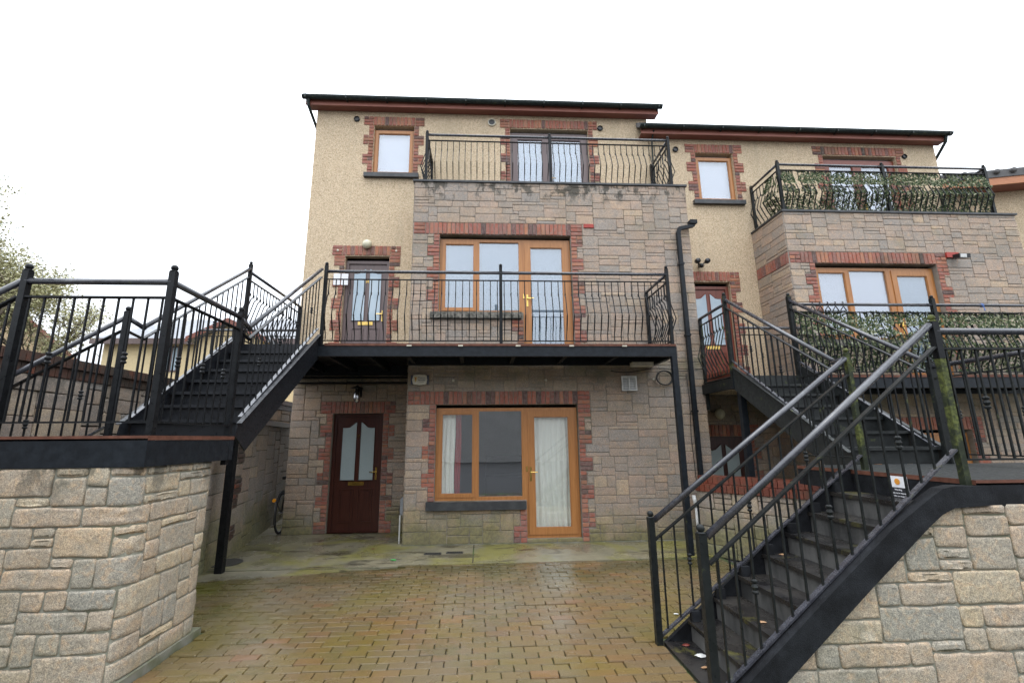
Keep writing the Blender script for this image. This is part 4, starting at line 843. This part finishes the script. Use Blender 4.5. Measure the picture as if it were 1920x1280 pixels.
# netting
def netting(label, segs, H, seed, dens=420, z0=0, bow=.115):
    rg = random.Random(seed); b = MB(); L0 = H
    for (xa, ya), (xb, yb), zb in segs:
        A_, B_ = Vector((xa, ya)), Vector((xb, yb)); L = (B_-A_).length; t_ = (B_-A_)/L; nrm = Vector((t_.y, -t_.x))
        for k in range(int(L*H*dens)):
            u = rg.uniform(0, L); h = rg.uniform(0, 1)
            if mn.noise(Vector((u*5, h*5, seed))) < -.33: continue
            pr = 0 if h < .1 else ((h-.1)/.3 if h < .4 else (1-h)/.4 if h > .6 else (1 if h < .45 else .5)); off = min(1, max(0, pr))*bow-.012
            c = A_+t_*u; p = Vector((c.x+nrm.x*off, c.y+nrm.y*off, zb+h*H)); s = rg.uniform(.012, .034); a = rg.uniform(0, 6.28)
            ex = Vector((t_.x, t_.y, 0))*math.cos(a)+Vector((0, 0, 1))*math.sin(a); ey = Vector((-t_.x*math.sin(a), -t_.y*math.sin(a), math.cos(a)))+Vector((nrm.x, nrm.y, 0))*rg.uniform(-.8, .8)
            b.cur = rg.random(); b.add([p-ex*s, p-ey*s*.45+ex*s*.1, p+ex*s, p+ey*s*.5], [(0, 1, 2, 3)])
    return tag(b.build('camouflage_net', 'camo'), label, 'net')
netting('leafy camouflage netting on the top terrace railing of the right-hand house', [((5.73, 8.1), (5.73, 7.70), ZR2+.03), ((5.75, 7.70), (9.95, 7.70), ZR2+.03)], .84, 5, 3200)
netting('leafy camouflage netting on the first floor balcony of the right-hand house', [((4.86, 6.675), (9.75, 6.675), ZE+.05)], .97, 6, 3200)
# background railing left of the house
bgR = thing('railing', 'dark railing behind the head of the left stair beyond the house corner', 'railing', (-5, 9.2, 2.9)); railing(bgR, (-5.6, 9.2, 2.75), (-3.6, 9.2, 2.75), 1.02, sp=.09, coll=0); rebase(bgR)
# ------------------------------------------------------------ fixtures
t = thing('wall_lamp', 'round cream globe lamp above the grey-brown upstairs door of the central house', 'lamp', (-2.25, 8.6, 5.37)); b = MB(); b.lathe((0, 0, 0), [(.07, .0), (.075, -.03), (.06, -.035)], 14, 'y'); b.build('lamp_base', 'cream', t); b = MB(); b.lathe((0, -.02, 0), [(.02, -.1), (.06, -.09), (.09, -.06), (.098, -.03), (.085, .0)], 16, 'y'); b.build('lamp_shade', 'globe', t, True)
t = thing('wall_lamp', 'small oval lamp in the shade above the ground floor door of the right-hand house', 'lamp', (4.52, 8.58, 2.02)); b = MB(); b.lathe((0, 0, 0), [(.07, .0), (.075, -.03), (.06, -.035)], 14, 'y'); b.build('lamp_base', 'black', t); b = MB(); b.lathe((0, -.02, 0), [(.02, -.08), (.07, -.07), (.1, -.04), (.1, -.02), (.085, .0)], 16, 'y'); b.build('lamp_shade', 'globe', t, True)
t = thing('wall_lantern', 'hanging black lantern with clear globe above the ground floor door of the central house', 'lamp', (-2.24, 8.58, 2.42)); b = MB(); b.box(-.05, .05, -.02, 0, -.06, .1); b.tube([(0, -.02, .05), (0, -.1, .14), (0, -.16, .13)], .01, 8); b.build('bracket', 'metal', t)
b = MB(); b.lathe((0, -.16, .10), [(.11, -.01), (.105, 0), (.03, .03), (.01, .05)], 16); b.build('lamp_cap', 'metal', t); b = MB(); b.lathe((0, -.16, -.12), [(.02, -.05), (.05, -.03), (.065, .03), (.05, .12), (.03, .2)], 14); b.build('lamp_glass', 'chrome', t, True); b = MB(); b.tube([(0, -.16, .1), (0, -.16, -.05)], .012, 8); b.build('lamp_stem', 'white', t)
t = thing('alarm_box', 'cream burglar alarm box with navy ends on the stone above the window', 'alarm box', (-1.005, 7.595, 2.555)); b = MB()
P = [(-.105, -.075), (0, -.088), (.105, -.075), (.125, 0), (.105, .075), (0, .088), (-.105, .075), (-.125, 0)]; b.prism([(x, 0, z) for x, z in P], (0, -.05, 0)); b.build('alarm_cover', 'cream', t)
b = MB(); b.box(-.145, -.118, -.045, .0, -.075, .075); b.box(.118, .145, -.045, .0, -.075, .075); b.build('end_cap', 'navy', t)
text('lettering', 'Phoenix', .038, 'navy', t, (.03, -.052, .032)); text('lettering', 'Security', .038, 'navy', t, (.03, -.052, -.002)); text('lettering', '01 626 2400', .014, 'navy', t, (.03, -.052, -.034))
b = MB(); b.prism([(-.09, -.0505, .045), (-.045, -.0505, .045), (-.05, -.0505, -.01), (-.0675, -.0505, -.045), (-.085, -.0505, -.01)], (0, -.002, 0)); b.build('crest', 'yellowprint', t); b = MB(); b.prism([(-.076, -.053, .03), (-.058, -.053, .03), (-.0675, -.053, -.02)], (0, -.002, 0)); b.build('crest_mark', 'redprint', t)
t = thing('vent_cover', 'square white louvred vent cover on the stone right of the glazed door', 'vent cover', (2.50, 7.595, 2.49)); b = MB(); ring(b, -.13, .13, -.125, .125, -.03, .022, .03); b.box(-.01, .01, -.03, 0, -.103, .103); b.build('vent_frame', 'white', t); b = MB(); b.box(-.108, .108, -.006, 0, -.103, .103); b.build('vent_back', 'grey', t)
for i in range(7):
    for s_ in (-1, 1): b = MB(); z = -.09+i*.028; b.prism([(s_*.06-.047, -.024, z), (s_*.06-.047, -.008, z+.02), (s_*.06-.047, -.006, z+.018), (s_*.06-.047, -.022, z-.002)], (.094, 0, 0)); b.build('louvre', 'white', t)
t = thing('meter_box', 'small light grey electric box on the recess side of the central bay', 'meter box', (-1.24, 8.0, .53)); b = MB(); b.box(-.06, 0, -.11, .11, -.13, .13); b.build('box_body', 'grey', t); b = MB(); b.box(-.068, -.061, -.095, .095, -.115, .115); b.build('box_door', 'grey', t)
b = MB(); b.tube([(-1.30+.02, 7.75, .0), (-1.28, 7.75, .42)], .012, 8); tag(b.build('conduit', 'white'), 'thin white conduit below the grey electric box', 'conduit')
t = thing('bulkhead_light', 'pale rectangular bulkhead light under the right end of the central balcony', 'light', (2.6, 7.2, 2.78)); b = MB(); b.box(-.17, .17, -.07, .07, -.06, .0); b.build('light_cover', 'cream', t); b = MB(); b.box(-.18, .18, -.08, .08, 0, .02); b.build('light_base', 'black', t)
t = thing('cable_coil', 'coil of black cable hanging on the stone behind the balcony column', 'cable', (2.99+.12, 7.57, 2.58)); b = MB()
for k in range(3): b.tube([((.13+.008*k)*math.cos(a*.314), -.01*k, .12*math.sin(a*.314)) for a in range(21)], .011, 6, up=(0, 1, 0))
b.build('coil', 'rubber', t, True)
b = MB(); pts = [(2.2+.1*i, 7.575, 2.70-.03*math.sin(i*.6)+.002*i) for i in range(16)]; b.tube(pts, .007, 6); tag(b.build('cable', 'rubber', None, True), 'thin black cable sagging across the stone under the balcony end', 'cable')
b = MB(); pts = [(3.50, 7.585, 2.66), (3.52, 7.585, 2.2), (3.49, 7.585, 1.6), (3.51, 7.585, .9), (3.50, 7.585, .4)]; b.tube(pts, .006, 6, up=(0, 1, 0)); tag(b.build('cable', 'rubber', None, True), 'thin black cable running down beside the square downpipe', 'cable')
b = MB(); b.tube([(3.44, 7.54, .02), (3.44, 7.54, .5)], .02, 10); b.tube([(3.44, 7.54, .5), (3.42, 7.54, .68)], .03, 8); tag(b.build('waste_pipe', 'white', None, True), 'short white waste pipe beside the foot of the downpipe', 'pipe')
t = thing('security_camera', 'twin black camera and floodlight above the upstairs door of the right-hand house', 'camera', (4.44, 8.58, 5.0)); b = MB(); b.box(-.03, .03, -.05, 0, -.04, .04); b.build('bracket', 'black', t)
for s_, nm in ((-1, 'floodlight'), (1, 'floodlight')): b = MB(); b.lathe((s_*.10, -.16, .05), [(.02, .08), (.045, .06), (.055, 0), (.05, -.02)], 12, 'y'); b.build(nm, 'black', t, True); q = MB(); q.tube([(0, -.04, 0), (s_*.1, -.1, .04)], .012, 6); q.build('arm', 'black', t)
b = MB(); b.ball((0, -.09, -.03), .045); b.build('camera_head', 'black', t, True)
t = thing('floodlight', 'small black floodlight on the stone right of the upper glazed door of the right-hand house', 'floodlight', (8.82, 7.57, 4.81)); b = MB(); b.tube([(0, 0, 0), (0, -.1, 0)], .025, 8); b.build('bracket', 'black', t); b = MB(); b.prism([(-.11, -.16, -.06), (-.11, -.05, -.03), (-.11, -.05, .04), (-.11, -.17, .02)], (.22, 0, 0)); b.build('lamp_head', 'black', t); b = MB(); b.prism([(-.09, -.172, .012), (-.09, -.163, -.053), (-.09, -.168, -.053), (-.09, -.176, .012)], (.12, 0, 0)); b.build('lens', 'white', t)
# notice on the black step end
t = thing('warning_sign', 'small white and black notice with an orange disc below the right-hand deck', 'sign', (3.228, 3.53, 1.205), R(-90)); t.scale = (.82, .82, .82)
b = MB(); b.box(-.10, .10, -.008, 0, -.035, .10); b.build('sign_plate', 'paper', t); b = MB(); b.box(-.095, .095, -.011, -.0085, -.11, -.002); b.box(-.10, .10, -.008, 0, -.115, -.035); b.build('black_panel', 'ink', t)
b = MB(); b.lathe((0, -.009, .052), [(.028, 0), (.028, -.003)], 20, 'y'); b.build('disc', 'orangeprint', t)
for s_, z in (('Warning', -.022), ('Steps may be slippery', -.052), ('Take care please', -.080)): text('lettering', s_, .022 if z > -.03 else .017, 'paper', t, (0, -.0125, z))
# ------------------------------------------------------------ bicycle
t = thing('bicycle', 'black bicycle parked in the passage, its rear wheel and mudguard showing past the house corner', 'bicycle', (-3.52, 8.62, 0), R(7))
def wheel(y):
    b = MB(); b.tube([(0, y+.33*math.cos(a*math.pi/16), .34+.33*math.sin(a*math.pi/16)) for a in range(33)], .019, 8, up=(1, 0, 0)); w = b.build('wheel', 'rubber', t, True); b = MB(); b.tube([(0, y+.305*math.cos(a*math.pi/16), .34+.305*math.sin(a*math.pi/16)) for a in range(33)], .009, 6, up=(1, 0, 0)); b.build('rim', 'grey', w, True)
    b = MB()
    for a in range(18): b.tube([(0, y, .34), (0, y+.3*math.cos(a*.349), .34+.3*math.sin(a*.349))], .0018, 4, up=(1, 0, 0))
    b.tube([(-.04, y, .34), (.04, y, .34)], .02, 8); b.build('spokes', 'chrome', w)
    b = MB(); b.sweep([(0, y+.37*math.cos(a*math.pi/16), .34+.37*math.sin(a*math.pi/16)) for a in range(3, 19)], [(-.026, -.004), (.026, -.004), (.022, .006), (-.022, .006)], up=(1, 0, 0)); b.build('mudguard', 'black', t)
wheel(.12); wheel(1.18)
b = MB()
for p_, q_ in (((.12, .34), (.55, .30)), ((.12, .34), (.42, .82)), ((.42, .86), (.55, .30)), ((.55, .30), (1.02, .80)), ((.44, .80), (1.0, .86)), ((1.0, .90), (1.18, .34))): b.tube([(0, *p_), (0, *q_)], .016, 8, up=(1, 0, 0))
b.build('frame', 'black', t, True); b = MB(); b.box(-.07, .07, .28, .52, .90, .95); b.build('saddle', 'rubber', t); b = MB(); b.tube([(-.28, .90, 1.0), (-.1, .98, 1.02), (.1, .98, 1.02), (.28, .90, 1.0)], .012, 8); b.build('handlebar', 'chrome', t, True); b = MB(); b.lathe((-.02, -.26, .60), [(.03, .0), (.03, -.02)], 12, 'y'); b.build('reflector', 'amber', t); b = MB(); b.tube([(0, .12, .34), (0, -.2, .58), (0, .4, .60)], .008, 6, up=(1, 0, 0)); b.build('rack', 'black', t)
# ------------------------------------------------------------ litter
def crumb(name, m, x, y, z, s, label, cat, grp=None, seed=0):
    rg = random.Random(seed); b = MB(); n = 7; vs = [(x+s*math.cos(i*.9)*rg.uniform(.6, 1.1), y+s*.7*math.sin(i*.9)*rg.uniform(.6, 1.1), z+rg.uniform(.002, s*.25)) for i in range(n)]; vs.append((x, y, z+s*.3)); b.add(vs, [(i, (i+1) % n, n) for i in range(n)]); tag(b.build(name, m), label, cat, grp)
crumb('litter', 'green', -1.18, 6.72, .004, .045, 'crushed bright green wrapper on the concrete in front of the central house', 'litter')
crumb('litter', 'white', 1.63, 3.72, .009, .05, 'white crumpled tissue beside the foot of the right-hand steps', 'litter', None, 2)
crumb('litter', 'white', 1.80, 4.55, .006, .03, 'small white scrap on the pavers behind the far hand rail post', 'litter', None, 3)
for i, (m_, x, y, z, l_) in enumerate((('leafred', 1.60, 3.90, .009, 'dark red leaf on the slab at the bottom of the steps, nearest the far newel'), ('leafred', 1.10, 3.20, .006, 'small red leaf lying on the pavers in front of the steps'), ('leaftan', 1.58, 3.55, .009, 'tan leaf on the dark slab at the foot of the steps'),
     ('leaftan', 1.98, 3.45, .323, 'tan leaf on the second step of the stone flight'), ('leaftan', 2.48, 3.92, .645, 'tan leaf at the far end of the fourth step'), ('leafred', 2.70, 3.1, .806, 'brown leaf against the black band high on the stone flight'), ('leaftan', -.05, 3.15, .006, 'pale tan leaf flat on the pavers near the middle of the courtyard'), ('leafred', -1.6, 7.4, .004, 'orange-brown leaf on the mossy concrete before the dark front door'))):
    crumb('fallen_leaf', m_, x, y, z, .035, l_, 'leaf', None, i+5)
# ------------------------------------------------------------ background
def simple_house(label, x0, x1, y0, y1, ze, zr, wm, rm, wins=(), ridge='x', fas=None, z0=0):
    t = thing('house', label, 'house', (x0, y0, z0)); b = MB(); b.box(x0, x1, y0, y1, z0, ze)
    if ridge == 'x': b.add([(x0, y0, ze), (x0, y1, ze), (x0, (y0+y1)/2, zr), (x1, y0, ze), (x1, y1, ze), (x1, (y0+y1)/2, zr)], [(0, 1, 2), (3, 4, 5)])
    else: b.add([(x0, y0, ze), (x1, y0, ze), ((x0+x1)/2, y0, zr), (x0, y1, ze), (x1, y1, ze), ((x0+x1)/2, y1, zr)], [(0, 1, 2), (3, 4, 5)])
    b.build('wall', wm, t); o = .3
    b = MB()
    if ridge == 'x':
        ym = (y0+y1)/2; k = (zr-ze)/(ym-y0)
        b.prism([(x0-o, y0-o, ze-o*k+.02), (x0-o, ym, zr+.02), (x0-o, y1+o, ze-o*k+.02), (x0-o, y1+o, ze-o*k+.17), (x0-o, ym, zr+.18), (x0-o, y0-o, ze-o*k+.17)], (x1-x0+2*o, 0, 0))
    else:
        xm = (x0+x1)/2; k = (zr-ze)/(xm-x0)
        b.prism([(x0-o, y0-o, ze-o*k+.02), (xm, y0-o, zr+.02), (x1+o, y0-o, ze-o*k+.02), (x1+o, y0-o, ze-o*k+.17), (xm, y0-o, zr+.18), (x0-o, y0-o, ze-o*k+.17)], (0, y1-y0+2*o, 0))
    r_ = b.build('roof', rm, t)
    if fas:
        b = MB()
        if ridge == 'x': b.box(x0-o, x1+o, y0-o-.03, y0-o, ze-o*k-.05, ze-o*k+.17)
        else:
            for s_ in (-1, 1): xe = (x0-o) if s_ < 0 else (x1+o); b.prism([(xm, y0-o-.03, zr+.18), (xe, y0-o-.03, ze-o*k+.17), (xe, y0-o-.03, ze-o*k-.02), (xm, y0-o-.03, zr)], (0, .028, 0))
        b.build('fascia', fas, r_)
    for (a, c, zb, zt) in wins:
        w = MB(); ring(w, a, c, zb, zt, y0-.03, .06, .05); w.box((a+c)/2-.03, (a+c)/2+.03, y0-.029, y0+.01, zb+.06, zt-.06); wo_ = w.build('window', 'brown', t); g = MB(); g.box(a+.05, c-.05, y0-.012, y0-.008, zb+.05, zt-.05); g.build('pane', 'frost1', wo_)
    rebase(t); return t
simple_house('pale yellow two-storey house with grey slate roof seen behind the left stair rails', -14.5, -5.2, 18, 27, 5.4, 7.25, 'yellow', 'slate', [(-12.2, -11.65, 4.2, 5.2)], fas='brown')
simple_house('small gabled porch house with rust barge boards joined to the yellow house', -10.3, -8.1, 16.9, 17.9, 5.25, 5.8, 'yellow', 'slate', [], 'y', 'soffit')
gh = simple_house('tan gabled house half hidden by the tree at the far left', -3.2, 3.2, 0, 8, 4.55, 7.5, 'tan', 'tile', [(-1.6, -.7, 3.4, 4.6)], 'y', 'soffit'); gh.location = (-19.6, 18.6, 0); gh.rotation_euler = (0, 0, R(41))
for c in gh.children: c.matrix_basis = Matrix.Translation((3.2, 0, 0)) @ c.matrix_basis if 0 else Matrix.Identity(4)
t = thing('house', 'rendered house with orange fascia at the far right edge', 'house', (10.3, 9.3, 0), R(-14)); b = MB(); b.box(0, 9, 0, 5, -.5, 7.05); b.build('wall', 'render', t); b = MB(); b.prism([(-.4, -.42, 7.16), (-.4, 2.5, 7.62), (-.4, 5.4, 7.16), (-.4, 5.4, 7.34), (-.4, 2.5, 7.8), (-.4, -.42, 7.34)], (9.8, 0, 0)); r_ = b.build('roof', 'tile', t)
b = MB(); b.box(-.38, 9.3, -.40, -.37, 6.99, 7.2); b.build('fascia', 'orange', r_); b = MB(); b.box(-.36, 9.2, -.369, -.001, 6.99, 7.01); b.build('soffit', 'soffit', r_)
for i in range(30): b = MB(); b.tube([(-.3+i*.31, -.46, 7.28), (-.3+i*.31, 0.2, 7.44)], .06, 8); b.build('roof_tile', 'tile', r_, True)
# unseen terrace opposite, added to give the lower windows something dark to reflect
simple_house('long terrace of grey houses added unseen behind the viewer for window reflections', -26, 26, -26, -17, 5.2, 7.6, 'far', 'tile', [(x, x+1.2, 1.0, 2.3) for x in range(-24, 24, 5)]+[(x, x+1.2, 3.6, 4.8) for x in range(-24, 24, 5)], fas='brown')
# raised street level behind the left wall
b = MB(); b.box(-300, -4.64, .7, 300, -.02, .70); b.box(-4.64, -3.80, 4.5, 6.4, -.02, .6); struct(b.build('raised_ground', 'asphalt'))
# tree
def tree(label, x, y, z, H, seed, nl):
    rg = random.Random(seed); t = thing('tree', label, 'tree', (x, y, z)); tr = MB(); lf = MB(); tips = []
    def grow(p, d_, L, r0, lv):
        pts = [p]; q = p.copy(); dd = d_.copy(); n = 4
        for i in range(n):
            dd = (dd+Vector((rg.uniform(-.2, .2), rg.uniform(-.2, .2), rg.uniform(-.05, .15)))).normalized(); q = q+dd*L/n; pts.append(q.copy())
            if lv >= 2: tips.append(q.copy())
        rr = [r0*(1-.5*i/n) for i in range(n+1)]
        for i in range(n): tr.tube([pts[i], pts[i+1]], (rr[i]+rr[i+1])/2, 5 if lv else 8)
        if lv < 5:
            for k in range(3 if lv < 4 else 3+(rg.random() < .6)):
                a = rg.uniform(0, 6.28); sp = rg.uniform(.4, .85); ax = Vector((math.cos(a), math.sin(a), .25)); grow(pts[rg.choice((2, 3, 4))], (dd*(1-sp*.4)+ax*sp).normalized(), L*rg.uniform(.6, .8), r0*.55, lv+1)
    grow(Vector((0, 0, 0)), Vector((0, 0, 1)), H*.36, H*.022, 0)
    for _ in range(nl):
        c = rg.choice(tips)+Vector((rg.gauss(0, .24), rg.gauss(0, .24), rg.gauss(0, .24)))*H*.1; s = rg.uniform(.025, .055); a = Vector((rg.uniform(-1, 1), rg.uniform(-1, 1), rg.uniform(-1, 1))).normalized(); b_ = a.cross(Vector((rg.uniform(-1, 1), rg.uniform(-1, 1), .3))).normalized(); lf.cur = rg.random(); lf.add([c-a*s, c-b_*s*.5, c+a*s, c+b_*s*.5], [(0, 1, 2, 3)])
    tr.build('trunk', 'bark', t, True); lf.build('crown', 'leaf', t)
tree('tall thin-leaved spring tree at the far left behind the deck railing', -12.6, 12.5, .7, 8.3, 3, 32000)
tree('smaller budding tree at the far left edge in front of the tan gable', -14.8, 15.0, .7, 7.0, 9, 9000)
